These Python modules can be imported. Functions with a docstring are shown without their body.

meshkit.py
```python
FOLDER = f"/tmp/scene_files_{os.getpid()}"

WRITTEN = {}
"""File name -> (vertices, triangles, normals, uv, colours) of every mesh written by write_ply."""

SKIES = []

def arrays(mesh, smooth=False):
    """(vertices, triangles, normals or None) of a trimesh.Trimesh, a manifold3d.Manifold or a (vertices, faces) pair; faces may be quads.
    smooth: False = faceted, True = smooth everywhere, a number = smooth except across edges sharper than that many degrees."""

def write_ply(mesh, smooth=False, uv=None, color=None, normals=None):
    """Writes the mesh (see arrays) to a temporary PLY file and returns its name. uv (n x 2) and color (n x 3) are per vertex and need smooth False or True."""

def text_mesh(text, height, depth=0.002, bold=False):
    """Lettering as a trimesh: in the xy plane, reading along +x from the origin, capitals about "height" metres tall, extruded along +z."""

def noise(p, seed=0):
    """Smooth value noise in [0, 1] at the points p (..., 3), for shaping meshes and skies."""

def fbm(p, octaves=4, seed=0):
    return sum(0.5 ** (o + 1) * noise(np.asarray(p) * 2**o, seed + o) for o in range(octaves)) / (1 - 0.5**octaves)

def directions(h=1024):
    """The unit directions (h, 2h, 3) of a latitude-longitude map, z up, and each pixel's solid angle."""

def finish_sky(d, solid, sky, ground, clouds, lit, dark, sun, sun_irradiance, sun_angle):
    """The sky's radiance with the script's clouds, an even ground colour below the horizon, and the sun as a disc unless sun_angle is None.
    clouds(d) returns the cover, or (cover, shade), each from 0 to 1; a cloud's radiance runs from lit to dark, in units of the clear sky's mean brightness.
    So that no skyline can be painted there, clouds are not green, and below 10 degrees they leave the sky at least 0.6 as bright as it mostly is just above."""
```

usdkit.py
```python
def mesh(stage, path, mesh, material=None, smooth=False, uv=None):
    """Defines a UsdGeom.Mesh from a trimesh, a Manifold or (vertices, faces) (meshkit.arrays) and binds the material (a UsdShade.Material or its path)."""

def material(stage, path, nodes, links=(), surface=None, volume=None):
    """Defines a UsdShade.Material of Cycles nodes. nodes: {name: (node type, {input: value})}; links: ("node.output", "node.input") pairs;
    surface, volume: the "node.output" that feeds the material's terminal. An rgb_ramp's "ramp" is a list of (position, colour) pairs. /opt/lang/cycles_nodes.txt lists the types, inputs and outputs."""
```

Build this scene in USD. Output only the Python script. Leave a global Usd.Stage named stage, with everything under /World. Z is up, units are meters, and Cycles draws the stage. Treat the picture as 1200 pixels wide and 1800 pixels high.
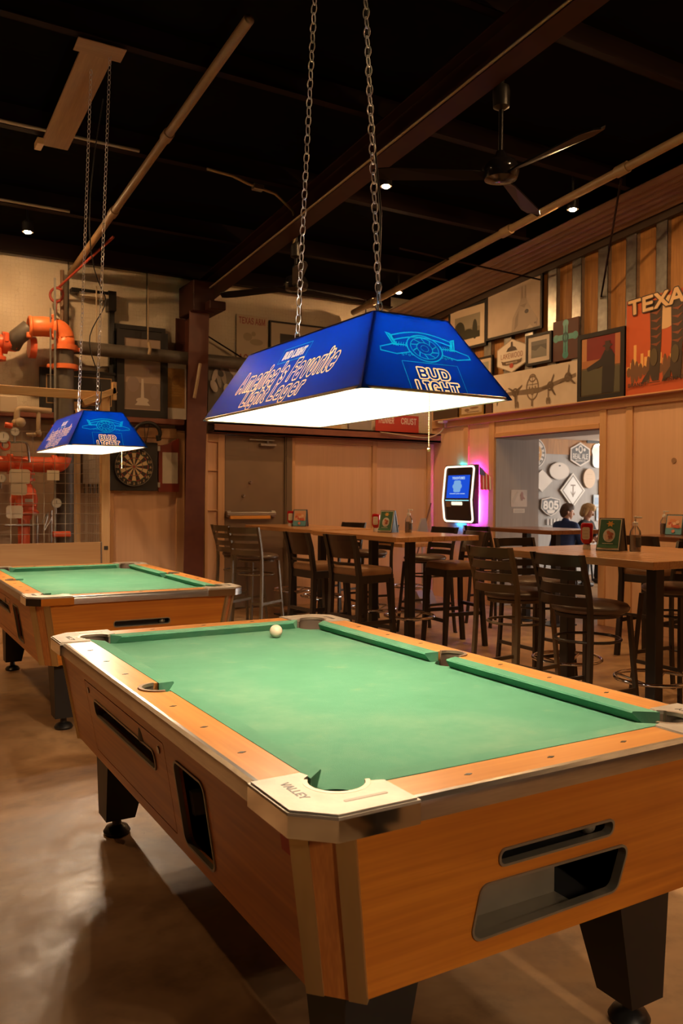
import math, random
import numpy as np
import trimesh, manifold3d
from shapely.geometry import Polygon, Point, box as sbox, LineString, MultiPolygon
from shapely.ops import unary_union
from shapely import affinity
import usdkit, meshkit
from pxr import Usd, UsdGeom, UsdShade, Gf, Sdf, Vt

random.seed(7); RNG = np.random.default_rng(7)
stage = Usd.Stage.CreateInMemory()
UsdGeom.SetStageUpAxis(stage, UsdGeom.Tokens.z); UsdGeom.SetStageMetersPerUnit(stage, 1.0)
UsdGeom.Xform.Define(stage, '/World'); UsdGeom.Scope.Define(stage, '/World/Looks')
PI = math.pi

# ------------------------------------------------------------------ camera, exposure
EYE, F_PX, YAW, PITCH, ROLL = 1.41, 1449.0, 0.5299, -0.0181, 0.0058
EXPOSURE = 0.0
cam = UsdGeom.Camera.Define(stage, '/World/camera')
def _cam():
    cy, sy, cp, sp, cr, sr = math.cos(YAW), math.sin(YAW), math.cos(PITCH), math.sin(PITCH), math.cos(ROLL), math.sin(ROLL)
    R = np.array([[cr, -sr, 0], [sr, cr, 0], [0, 0, 1]]) @ np.array([[1, 0, 0], [0, cp, sp], [0, -sp, cp]]) @ np.array([[cy, -sy, 0], [0, 0, -1], [sy, cy, 0]])
    r, u, b = R[0], -R[1], -R[2]
    cam.AddTransformOp().Set(Gf.Matrix4d(*r, 0, *u, 0, *b, 0, 0, 0, EYE, 1))
_cam()
cam.CreateHorizontalApertureAttr(24.0); cam.CreateVerticalApertureAttr(36.0)
cam.CreateFocalLengthAttr(24.0 * F_PX / 1200); cam.CreateClippingRangeAttr(Gf.Vec2f(0.05, 100))
cam.CreateExposureAttr(EXPOSURE); cam.CreateFStopAttr(5.6); cam.CreateFocusDistanceAttr(3.1)
# light levels (radiance of the glowing surfaces)
WARM = (1.0, 0.60, 0.27)
LAMP_BULB, CAN_SPOT = 1250.0, 2800.0
FAR_WINDOW = 15.0

# ------------------------------------------------------------------ helpers: scene tree
_used = {}
def _path(parent, name):
    par = parent.GetPath().pathString if parent is not None else '/World'
    k = (par, name); n = _used.get(k, 0); _used[k] = n + 1
    return f'{par}/{name}' + (f'_{n:03d}' if n else '')
def tag(prim, label=None, cat=None, group=None, kind=None):
    p = prim.GetPrim() if hasattr(prim, 'GetPrim') else prim
    for k, v in (('label', label), ('category', cat), ('group', group), ('kind', kind)):
        if v: p.SetCustomDataByKey(k, v)
    return p
def thing(name, label, cat, loc=(0, 0, 0), rot=0.0, group=None):
    x = UsdGeom.Xform.Define(stage, _path(None, name))
    x.AddTranslateOp().Set(Gf.Vec3d(*map(float, loc))); x.AddRotateZOp().Set(float(rot))
    return tag(x, label, cat, group)
def sub(parent, name):
    return UsdGeom.Xform.Define(stage, _path(parent, name)).GetPrim()
def obj(parent, name, mesh, mat, smooth=False, label=None, kind=None):
    if isinstance(mesh, (list, tuple)): mesh = trimesh.util.concatenate(list(mesh))
    m = usdkit.mesh(stage, _path(parent, name), mesh, mat, smooth=smooth)
    return tag(m, label, None, None, kind)
def struct(name, mesh, mat, smooth=False):
    return tag(obj(None, name, mesh, mat, smooth), kind='structure')
def structx(name):
    return tag(UsdGeom.Xform.Define(stage, _path(None, name)), kind='structure')
def copy(src, label, loc, rot=0.0, group=None):
    was = src.GetCustomData(); base = src.GetName().rstrip('0123456789').rstrip('_')
    r = thing(base, label, was['category'], loc, rot, group or was.get('group'))
    r.GetReferences().AddInternalReference(src.GetPath()); r.SetInstanceable(True)
    return r

# ------------------------------------------------------------------ helpers: shapes
def box(c, s, bev=0.0):
    if bev <= 0:
        m = trimesh.creation.box(s)
    else:
        h = np.array(s) / 2; b = min(bev, h.min() * .9); P = []
        for sx in (-1, 1):
            for sy in (-1, 1):
                for sz in (-1, 1):
                    for k in range(3):
                        q = h.copy(); q[(k + 1) % 3] -= b; q[(k + 2) % 3] -= b
                        P.append(q * (sx, sy, sz))
        m = trimesh.convex.convex_hull(np.array(P))
    m.apply_translation(c); return m
def bx(x0, x1, y0, y1, z0, z1, bev=0.0):
    return box(((x0 + x1) / 2, (y0 + y1) / 2, (z0 + z1) / 2), (abs(x1 - x0), abs(y1 - y0), abs(z1 - z0)), bev)
def loft(rings, cap=True):
    rings = [np.asarray(r, float) for r in rings]; n = len(rings[0]); V = list(np.vstack(rings)); Fc = []
    for i in range(len(rings) - 1):
        for j in range(n):
            a, b = i * n + j, i * n + (j + 1) % n
            Fc += [(a, b, b + n), (a, b + n, a + n)]
    if cap:
        for base, rr, flip in ((0, rings[0], True), ((len(rings) - 1) * n, rings[-1], False)):
            V.append(rr.mean(0)); c = len(V) - 1
            for j in range(n):
                a, b = base + j, base + (j + 1) % n
                Fc.append((c, b, a) if flip else (c, a, b))
    m = trimesh.Trimesh(np.array(V), np.array(Fc), process=False)
    if cap and m.volume < 0: m.invert()
    return m
def tube(pts, r, n=8, closed=False):
    P = np.asarray(pts, float); k = len(P)
    rr = np.full(k, r) if np.ndim(r) == 0 else np.asarray(r)
    T = (np.roll(P, -1, 0) - np.roll(P, 1, 0)) if closed else np.gradient(P, axis=0)
    T /= np.linalg.norm(T, axis=1, keepdims=True)
    u = np.cross(T[0], [0, 0, 1.0]);
    if np.linalg.norm(u) < .1: u = np.cross(T[0], [1.0, 0, 0])
    u /= np.linalg.norm(u); R = []
    for i in range(k):
        u = u - T[i] * (u @ T[i]); u /= np.linalg.norm(u); w = np.cross(T[i], u)
        a = np.arange(n) * 2 * PI / n
        R.append(P[i] + rr[i] * (np.cos(a)[:, None] * u + np.sin(a)[:, None] * w))
    if closed: R.append(R[0]); return loft(R, cap=False)
    return loft(R)
def cyl(p, q, r, n=16, r2=None):
    return tube([p, q], [r, r if r2 is None else r2], n)
def lathe(prof, n=24):
    a = np.arange(n) * 2 * PI / n
    return loft([[(max(r, 1e-4) * math.cos(t), max(r, 1e-4) * math.sin(t), z) for t in a] for r, z in prof])
def prism(poly, d):
    if poly.is_empty: return trimesh.creation.box((1e-4,) * 3)
    g = [p for p in getattr(poly, 'geoms', [poly]) if p.geom_type == 'Polygon' and p.area > 1e-9]
    return trimesh.util.concatenate([trimesh.creation.extrude_polygon(p, d, engine='earcut') for p in g])
def mp(mesh, fn):
    m = mesh.copy(); m.vertices = fn(m.vertices); 
    return m
def wallflat(poly, d, y0=0.0):
    """polygon drawn (right, up) -> a sheet d thick that stands on the plane y = -y0 and faces -y"""
    return mp(prism(poly, d), lambda v: np.c_[v[:, 0], -(y0 + v[:, 2]), v[:, 1]])
def rrect(x0, y0, x1, y1, r, q=6):
    return sbox(x0 + r, y0 + r, x1 - r, y1 - r).buffer(r, quad_segs=q)
def moved(m, t, rz=0, rx=0, ry=0):
    m = m.copy(); T = np.eye(4)
    for a, ax in ((rx, (1, 0, 0)), (ry, (0, 1, 0)), (rz, (0, 0, 1))):
        if a: T = trimesh.transformations.rotation_matrix(a, ax) @ T
    m.apply_transform(T); m.apply_translation(t); return m
def torus(R, r, n=32, k=8):
    a = np.arange(n) * 2 * PI / n
    return tube(np.c_[R * np.cos(a), R * np.sin(a), 0 * a], r, k, closed=True)
def ball(c, r, sub_=2):
    m = trimesh.creation.icosphere(sub_, r); m.apply_translation(c); return m
def bez(p, n=12):
    p = np.asarray(p, float)
    from scipy.interpolate import CubicSpline
    t = np.linspace(0, 1, len(p)); return CubicSpline(t, p)(np.linspace(0, 1, n))
_tc = {}
def text_poly(s, h, bold=False, center=True):
    k = (s, bold)
    if k not in _tc:
        m = meshkit.text_mesh(s, 1.0, 0.1, bold); v = m.vertices; f = m.faces
        keep = (np.abs(m.face_normals[:, 2]) > .9) & (v[f][:, :, 2].max(1) < .05)
        _tc[k] = unary_union([Polygon(v[t][:, :2]).buffer(.004) for t in f[keep]]).buffer(-.004).simplify(.008)
    g = affinity.scale(_tc[k], h, h, origin=(0, 0))
    if center:
        b = g.bounds; g = affinity.translate(g, -(b[0] + b[2]) / 2, -(b[1] + b[3]) / 2)
    return g
def at(g, x, y, sx=1, sy=1, rot=0, shear=0):
    if sx != 1 or sy != 1: g = affinity.scale(g, sx, sy, origin=(0, 0))
    if shear: g = affinity.skew(g, xs=shear, origin=(0, 0))
    if rot: g = affinity.rotate(g, rot, origin=(0, 0))
    return affinity.translate(g, x, y)
def fit(s, w, h, bold=False):
    g = text_poly(s, 1.0, bold); b = g.bounds
    return affinity.scale(g, w / (b[2] - b[0]), h / (b[3] - b[1]), origin=(0, 0))
def ell(x, y, a, b, q=16): return affinity.translate(affinity.scale(Point(0, 0).buffer(1, quad_segs=q), a, b, origin=(0, 0)), x, y)
def hexa(x, y, w, h):
    return Polygon([(x, y + h / 2), (x + w / 2, y + h / 4), (x + w / 2, y - h / 4), (x, y - h / 2), (x - w / 2, y - h / 4), (x - w / 2, y + h / 4)])
def ring(g, w): return g.buffer(w).difference(g)

# ------------------------------------------------------------------ helpers: materials
LK = '/World/Looks/'
_mats = {}
def mat(name, c1, c2=None, rough=.5, metal=0.0, scale=6.0, stretch=(1, 1, 1), detail=4.0, bump=0.0, bscale=None, coat=0.0, spec=.5, contrast=(.3, .7), distort=0.0, sheen=0.0, roughvar=0.0):
    if name in _mats: return _mats[name]
    N = {'p': ('principled_bsdf', {'roughness': rough, 'metallic': metal, 'coat_weight': coat, 'specular_ior_level': spec, 'sheen_weight': sheen})}; Lk = []
    if c2 is None and not bump and not roughvar:
        N['p'][1]['base_color'] = c1
    else:
        N['t'] = ('texture_coordinate', {}); N['m'] = ('mapping', {'scale': stretch}); Lk.append(('t.object', 'm.vector'))
        N['n'] = ('noise_texture', {'scale': scale, 'detail': detail, 'distortion': distort}); Lk.append(('m.vector', 'n.vector'))
        N['r'] = ('rgb_ramp', {'ramp': [(contrast[0], c1), (contrast[1], c2 or c1)]}); Lk += [('n.fac', 'r.fac'), ('r.color', 'p.base_color')]
        if roughvar:
            N['mr'] = ('map_range', {'from_min': .3, 'from_max': .7, 'to_min': rough - roughvar, 'to_max': rough + roughvar}); Lk += [('n.fac', 'mr.value'), ('mr.result', 'p.roughness')]
        if bump:
            N['n2'] = ('noise_texture', {'scale': bscale or scale * 4, 'detail': 3.0}); N['b'] = ('bump', {'strength': bump, 'distance': .01})
            Lk += [('m.vector', 'n2.vector'), ('n2.fac', 'b.height'), ('b.normal', 'p.normal')]
    _mats[name] = usdkit.material(stage, LK + name, N, Lk, surface='p.BSDF'); return _mats[name]
def glow(name, c, s):
    if name not in _mats:
        _mats[name] = usdkit.material(stage, LK + name, {'e': ('emission', {'color': c, 'strength': s})}, [], surface='e.emission')
    return _mats[name]
def paint(c, rough=.55):
    return mat('paint_' + '_'.join('%03d' % round(v * 999) for v in c) + '_%d' % round(rough * 100), c, rough=rough)
def wood(name, c1, c2, axis, rough=.4, scale=3.0, coat=0.0, fine=9.0):
    """grain that runs along axis 0, 1 or 2"""
    if name in _mats: return _mats[name]
    st = [1.0, 1.0, 1.0]; st[axis] = .07; st2 = [fine] * 3; st2[axis] = .25
    N = {'t': ('texture_coordinate', {}), 'm': ('mapping', {'scale': st}), 'm2': ('mapping', {'scale': st2}),
         'n': ('noise_texture', {'scale': scale * 4, 'detail': 3.0, 'distortion': 1.5}), 'n2': ('noise_texture', {'scale': scale * 4, 'detail': 5.0}),
         'mx': ('mix_float', {'fac': .4}), 'r': ('rgb_ramp', {'ramp': [(.34, c2), (.5, tuple((a + b) / 2 for a, b in zip(c1, c2))), (.62, c1)]}),
         'p': ('principled_bsdf', {'roughness': rough, 'coat_weight': coat, 'coat_roughness': .15})}
    Lk = [('t.object', 'm.vector'), ('t.object', 'm2.vector'), ('m.vector', 'n.vector'), ('m2.vector', 'n2.vector'), ('n.fac', 'mx.a'), ('n2.fac', 'mx.b'), ('mx.result', 'r.fac'), ('r.color', 'p.base_color')]
    _mats[name] = usdkit.material(stage, LK + name, N, Lk, surface='p.BSDF'); return _mats[name]
def sheet(name, c, fac=.5, ct=None, rough=.35):
    """thin plastic that lets light through"""
    if name not in _mats:
        _mats[name] = usdkit.material(stage, LK + name, {'t': ('translucent_bsdf', {'color': ct or c}), 'p': ('principled_bsdf', {'base_color': c, 'roughness': rough}), 'm': ('mix_closure', {'fac': fac})},
                                      [('p.BSDF', 'm.closure1'), ('t.BSDF', 'm.closure2')], surface='m.closure')
    return _mats[name]
BLACK = mat('black_metal', (.012, .011, .010), rough=.35)
FRAMEB = mat('black_frame', (.012, .009, .008), rough=.6)
BLACKWOOD = mat('black_stained_wood', (.014, .010, .008), (.022, .015, .011), rough=.38, stretch=(8, 8, 1))
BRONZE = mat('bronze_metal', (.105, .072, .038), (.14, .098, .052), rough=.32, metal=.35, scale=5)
CHROME = mat('chrome', (.66, .64, .62), rough=.06, metal=1.0)
DULLCHROME = mat('brushed_steel', (.46, .43, .41), (.56, .53, .5), rough=.3, metal=1.0, scale=10, stretch=(1, 1, 12))
STEEL = mat('steel', (.42, .40, .37), rough=.4, metal=1.0)
GALV = mat('galvanized_steel', (.30, .29, .27), (.42, .41, .39), rough=.36, metal=.85, scale=14)
LINER = mat('tray_metal', (.23, .20, .15), (.30, .26, .2), rough=.42, metal=.6, scale=8)
DARK = mat('dark_inside', (.006, .005, .004), rough=.8)
LAMX = wood('laminate_x', (.54, .185, .018), (.36, .100, .008), 0, .36, 2.2)
LAMY = wood('laminate_y', (.54, .185, .018), (.36, .100, .008), 1, .36, 2.2)
LAMZ = wood('laminate_z', (.56, .21, .045), (.36, .11, .02), 2, .36, 4.0)
RAILX = wood('rail_wood_x', (.56, .245, .062), (.45, .175, .038), 0, .34, 2.4)
RAILY = wood('rail_wood_y', (.56, .245, .062), (.45, .175, .038), 1, .34, 2.4)
VINYLBR = mat('brown_vinyl', (.20, .10, .045), (.26, .135, .06), rough=.4, scale=9)
VINYLDK = mat('dark_vinyl', (.075, .045, .028), (.10, .06, .038), rough=.36, scale=9)
TOPX = wood('table_top_wood_x', (.54, .27, .10), (.38, .17, .06), 0, .28, 2.5, coat=.25)
TOPY = wood('table_top_wood_y', (.54, .27, .10), (.38, .17, .06), 1, .28, 2.5, coat=.25)
TOPD = wood('table_top_dark_y', (.22, .085, .035), (.13, .045, .02), 1, .25, 2.5, coat=.3)
PLY = wood('plywood_z', (.72, .45, .275), (.66, .40, .24), 2, .6, 1.2)
PLYT = wood('plywood_trim', (.64, .38, .19), (.56, .31, .145), 2, .55, 2.0)
PINE = wood('pine_z', (.66, .42, .2), (.52, .3, .12), 2, .6, 3.0)
PINEX = wood('pine_x', (.66, .42, .2), (.52, .3, .12), 0, .6, 3.0)
ORANGEPLY = wood('orange_board_z', (.42, .195, .05), (.26, .11, .028), 2, .6, 3.0)
OXIDE = mat('red_oxide_steel', (.085, .022, .014), (.12, .035, .02), rough=.5, scale=7, bump=.1)
PIPERED = mat('red_pipe_paint', (.62, .085, .03), (.70, .12, .04), rough=.4, scale=5)
PIPEORANGE = mat('orange_pipe_paint', (.72, .15, .04), (.78, .19, .055), rough=.42, scale=6)
PIPEGREY = mat('grey_iron_pipe', (.075, .062, .05), (.12, .10, .08), rough=.5, scale=8)
PIPETAN = mat('tan_pipe', (.34, .24, .14), (.42, .30, .18), rough=.5, scale=6)
WHITE = paint((.75, .72, .66)); CREAM = paint((.74, .62, .44)); INK = paint((.03, .025, .02))

# ------------------------------------------------------------------ setting
BY, RX, LX, FY = 9.62, 7.14, -4.6, -3.6
ROOF0, SLOPE = 4.02, .085
def roof(y): return ROOF0 + SLOPE * (BY - y)
FLOOR = None
def floor_material():
    N = {'g': ('geometry', {}), 'm': ('mapping', {'scale': (1, 1, 1)}),
         'n1': ('noise_texture', {'scale': .9, 'detail': 5.0, 'roughness': .6, 'distortion': .6}), 'n2': ('noise_texture', {'scale': 5.0, 'detail': 8.0, 'roughness': .65}),
         'v': ('noise_texture', {'scale': 17.0, 'detail': 6.0, 'roughness': .7}),
         'r1': ('rgb_ramp', {'ramp': [(.34, (.22, .11, .045)), (.46, (.38, .215, .10)), (.62, (.56, .36, .19))]}),
         'r2': ('rgb_ramp', {'ramp': [(.28, (.45, .40, .34)), (.5, (.85, .84, .82)), (.7, (1, 1, 1))]}),
         'r3': ('rgb_ramp', {'ramp': [(.26, (.25, .2, .16)), (.34, (1, 1, 1))]}),
         'x': ('mix', {'mix_type': 'multiply', 'fac': 1.0}), 'x2': ('mix', {'mix_type': 'multiply', 'fac': .8}),
         'mr': ('map_range', {'from_min': .3, 'from_max': .7, 'to_min': .36, 'to_max': .62}), 'b': ('bump', {'strength': .06, 'distance': .01}),
         'p': ('principled_bsdf', {'roughness': .35})}
    Lk = [('g.position', 'm.vector'), ('m.vector', 'n1.vector'), ('m.vector', 'n2.vector'), ('m.vector', 'v.vector'), ('n1.fac', 'r1.fac'), ('n2.fac', 'r2.fac'), ('v.fac', 'r3.fac'),
          ('r1.color', 'x.color1'), ('r2.color', 'x.color2'), ('x.color', 'x2.color1'), ('r3.color', 'x2.color2'), ('x2.color', 'p.base_color'), ('n2.fac', 'mr.value'), ('mr.result', 'p.roughness'), ('n2.fac', 'b.height'), ('b.normal', 'p.normal')]
    return usdkit.material(stage, LK + 'stained_concrete', N, Lk, surface='p.BSDF')
struct('floor', bx(LX - .2, 16.2, FY - .2, 12.2, -.1, 0), floor_material())
def wire_plaster():
    N = {'g': ('geometry', {}), 'n': ('noise_texture', {'scale': 3.0, 'detail': 6.0}), 'r': ('rgb_ramp', {'ramp': [(.3, (.50, .42, .31)), (.7, (.62, .54, .41))]}),
         'v': ('voronoi_texture', {'feature': 'distance_to_edge', 'scale': 24.0, 'randomness': .35}), 'c': ('map_range', {'from_min': 0.0, 'from_max': .06, 'to_min': 0.0, 'to_max': 1.0, 'clamp': True}),
         'x': ('mix', {'mix_type': 'mix', 'color1': (.49, .405, .295)}), 'b': ('bump', {'strength': .2, 'distance': .008}), 'p': ('principled_bsdf', {'roughness': .75})}
    Lk = [('g.position', 'n.vector'), ('g.position', 'v.vector'), ('n.fac', 'r.fac'), ('v.distance', 'c.value'), ('c.result', 'x.fac'), ('r.color', 'x.color2'), ('x.color', 'p.base_color'), ('c.result', 'b.height'), ('b.normal', 'p.normal')]
    return usdkit.material(stage, LK + 'wire_faced_insulation', N, Lk, surface='p.BSDF')
INSUL = wire_plaster()
# back wall: wire-faced insulation above, plywood panels with battens below
wb = structx('wall_back')
obj(wb, 'upper_wall', bx(LX - .2, RX + .16, BY, BY + .15, 0, 4.25), INSUL)
obj(wb, 'panel', bx(2.46, 3.44, BY - .03, BY, 0, 2.2), PLY); obj(wb, 'panel', bx(3.66, 3.84, BY - .03, BY, 0, 2.18), PLY)
obj(wb, 'panel', bx(4.86, RX, BY - .03, BY, 0, 2.18), PLY); obj(wb, 'panel', bx(LX, 2.46, BY - .03, BY, 0, 2.25), ORANGEPLY if 0 else mat('shed_board', (.30, .20, .13), (.38, .26, .17), rough=.7, scale=2, stretch=(5, 1, .5)))
for x0, x1 in ((2.47, 2.55), (3.30, 3.405), (3.66, 3.70), (3.83, 3.92), (4.85, 4.90), (6.09, 6.165), (7.02, RX - .005)):
    obj(wb, 'batten', bx(x0, x1, BY - .06, BY - .03, 0, 2.18, .004), PLYT)
for x0, x1, z0, z1 in ((2.55, 3.30, 2.10, 2.22), (4.90, 6.09, 2.115, 2.185), (6.165, 7.02, 2.105, 2.185), (3.70, 3.83, 1.72, 1.735), (3.70, 3.83, 1.23, 1.245), (3.70, 3.83, 2.08, 2.18)):
    obj(wb, 'rail', bx(x0, x1, BY - .058, BY - .03, z0, z1, .004), wood('plywood_trim_x', (.64, .38, .19), (.56, .31, .145), 0, .55, 2.0))
obj(wb, 'seam', [bx(x - .006, x + .006, BY - .012, BY, 2.35, 4.1) for x in (2.05, 2.95, 5.0, 6.0)], PIPEGREY)
# steel beams that carry the back wall; their tops are ledges for pictures
bl = tag(obj(None, 'trim_1', [bx(3.72, RX - .005, BY - .22, BY - .0, 2.19, 2.215), bx(3.72, RX - .005, BY - .22, BY - .20, 2.19, 2.31), bx(3.72, RX - .005, BY - .22, BY, 2.29, 2.31)], mat('red_beam', (.17, .055, .035), (.22, .075, .045), rough=.5, scale=6)), kind='structure')
tag(obj(None, 'trim_2', bx(1.2, 3.36, BY - .17, BY, 2.26, 2.32, .004), mat('red_beam', None)), kind='structure')
# door in the back wall
DOORC = mat('brown_door_paint', (.20, .135, .085), (.235, .16, .10), rough=.42, scale=3)
dr = structx('door_1')
obj(dr, 'leaf', bx(3.925, 4.745, BY - .05, BY - .01, 0.01, 2.17, .003), DOORC)
obj(dr, 'frame', [bx(4.745, 4.85, BY - .075, BY, 0, 2.18, .004), bx(4.765, 4.785, BY - .085, BY - .07, 0, 2.18)], mat('door_frame_paint', (.17, .12, .075), rough=.4))
obj(dr, 'push_bar', [bx(3.93, 4.60, BY - .12, BY - .09, 1.17, 1.215, .006), bx(3.93, 3.99, BY - .1, BY - .05, 1.15, 1.23, .005), bx(4.54, 4.6, BY - .1, BY - .05, 1.15, 1.23, .005)], STEEL)
obj(dr, 'push_bar_label', bx(3.97, 4.52, BY - .126, BY - .09, 1.13, 1.168, .002), paint((.78, .33, .05)), label='orange push bar label')
obj(dr, 'closer', [bx(4.38, 4.6, BY - .12, BY - .05, 2.05, 2.085, .004), bx(4.24, 4.58, BY - .1, BY - .085, 2.12, 2.132), cyl((4.49, BY - .09, 2.085), (4.49, BY - .09, 2.12), .012)], GALV, label='metal door closer')
obj(dr, 'deadbolt', moved(lathe([(.0, .03), (.018, .028), (.02, .0)]), (4.265, BY - .05, 1.59), rx=PI / 2), CHROME, True)
obj(dr, 'deadbolt', moved(lathe([(.0, .03), (.018, .028), (.02, .0)]), (4.17, BY - .05, 1.42), rx=PI / 2), CHROME, True)

# right wall with the opening to the next room
wr = structx('wall_right')
OY0, OY1, OZ = 6.488, 8.24, 2.19
obj(wr, 'core', [bx(RX, RX + .16, FY, OY0, 0, 5.3), bx(RX, RX + .16, OY1, BY + .15, 0, 4.2), bx(RX, RX + .16, OY0, OY1, OZ, 4.4)], PLY)
obj(wr, 'top_rail', bx(RX - .03, RX, FY, BY - .03, 2.395, 2.50, .005), wood('plywood_trim_y', (.64, .36, .17), (.55, .29, .125), 1, .55, 2.0))
for y0, y1 in ((8.77, 8.87), (OY1 + .005, 8.35), (6.39, OY0 - .005), (6.03, 6.12), (4.75, 4.84), (3.5, 3.59), (2.25, 2.34)):
    obj(wr, 'batten', bx(RX - .026, RX, y0, y1, 0, 2.395, .004), PLYT)
obj(wr, 'header_rail', bx(RX - .026, RX, OY0 + .001, OY1 - .001, OZ, OZ + .06, .004), wood('plywood_trim_y', None, None, 1))
obj(wr, 'ledge', bx(RX - .13, RX, FY, BY - .22, 2.485, 2.50, .003), wood('plywood_trim_y', None, None, 1))
# exposed studs and boards above the ledge
y = 9.43; k = 0
while y > 3.2:
    obj(wr, 'board', bx(RX - .02, RX, y - .40 + .10, y - .005, 2.50, roof(y) + .02), ORANGEPLY)
    s = [bx(RX - .075, RX - .07, y - .405, y - .265, 2.50, roof(y)), bx(RX - .075, RX, y - .27, y - .265, 2.50, roof(y)), bx(RX - .075, RX, y - .405, y - .40, 2.50, roof(y))]
    obj(wr, 'stud', s, GALV); y -= .3835; k += 1
# unseen sides of the room
WALLPAINT = mat('dark_wall_paint', (.06, .04, .028), (.08, .05, .035), rough=.7, scale=2)
struct('wall_left', bx(LX - .15, LX, FY, BY, 0, 5.3), WALLPAINT)
struct('wall_front', bx(LX - .15, RX + .16, FY - .15, FY, 0, 5.4), WALLPAINT)
# roof
CEIL = mat('black_roof_lining', (.0025, .002, .0018), (.004, .003, .0025), rough=.9, spec=.05, scale=1.5, stretch=(.5, 3, 1), bump=.3, bscale=5)
def slab(x0, x1, y0, y1, dz0, dz1):
    m = bx(x0, x1, y0, y1, 0, 1); z = m.vertices[:, 2].copy(); m.vertices[:, 2] = roof(m.vertices[:, 1]) + np.where(z > .5, dz1, dz0); return m
ce = structx('ceiling')
obj(ce, 'deck', slab(LX - .15, RX + .16, FY - .15, BY + .15, .18, .26), CEIL)
PURLIN = mat('dark_red_purlin', (.008, .003, .0022), (.012, .0042, .003), rough=.6, spec=.1, scale=5)
for yp in (9.50, 8.28, 6.84, 5.48, 4.1, 2.7, 1.3, -.1, -1.5):
    obj(ce, 'purlin', [slab(LX, 6.33, yp - .005, yp + .005, -.02, .175), slab(LX, 6.33, yp - .06, yp + .005, -.02, -.012), slab(LX, 6.33, yp, yp + .06, .165, .175)], PURLIN)
RAF = mat('dark_oxide_rafter', (.034, .010, .007), (.048, .015, .010), rough=.55, spec=.2, scale=5)
for xr in (3.62, -2.4):
    def tslab(x0, x1, b0, b1, t0, t1):      # depth tapers from the knee at the back towards the ridge
        m = slab(x0, x1, FY, BY - .05, 0, 1); k = (m.vertices[:, 1] - FY) / (BY - FY); up = m.vertices[:, 2] - roof(m.vertices[:, 1]) > .5
        m.vertices[:, 2] = roof(m.vertices[:, 1]) + np.where(up, t0 + (t1 - t0) * k, b0 + (b1 - b0) * k); return m
    obj(ce, 'rafter', [tslab(xr - .09, xr + .09, -.350, -.255, -.337, -.242), tslab(xr - .008, xr + .008, -.34, -.245, -.03, -.03), tslab(xr - .09, xr + .09, -.036, -.036, -.024, -.024)], RAF)
# tapered steel column under the rafter
def taper_col(xc, y_face0, y_face1, y_back, z1, w):
    def pl(xa, xb, ya0, ya1, yb0, yb1):
        return trimesh.convex.convex_hull([(x, yy, z) for x in (xa, xb) for z, (ya, yb) in ((0.0, (ya0, yb0)), (z1, (ya1, yb1))) for yy in (ya, yb)])
    return [pl(xc - w / 2, xc + w / 2, y_face0, y_face1, y_face0 + .014, y_face1 + .014), pl(xc - w / 2, xc + w / 2, y_back - .014, y_back - .014, y_back, y_back), pl(xc - .006, xc + .006, y_face0 + .01, y_face1 + .01, y_back - .01, y_back - .01)]
col = structx('column_1')
obj(col, 'column_shaft', taper_col(3.42, 9.33, 9.12, BY - .005, 3.55, .24), OXIDE)
obj(col, 'knee_plate', [box((3.45, 9.3, 3.72), (.26, .5, .36), .01), box((3.56, 9.2, 3.6), (.2, .6, .1), .01)], RAF)
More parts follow.
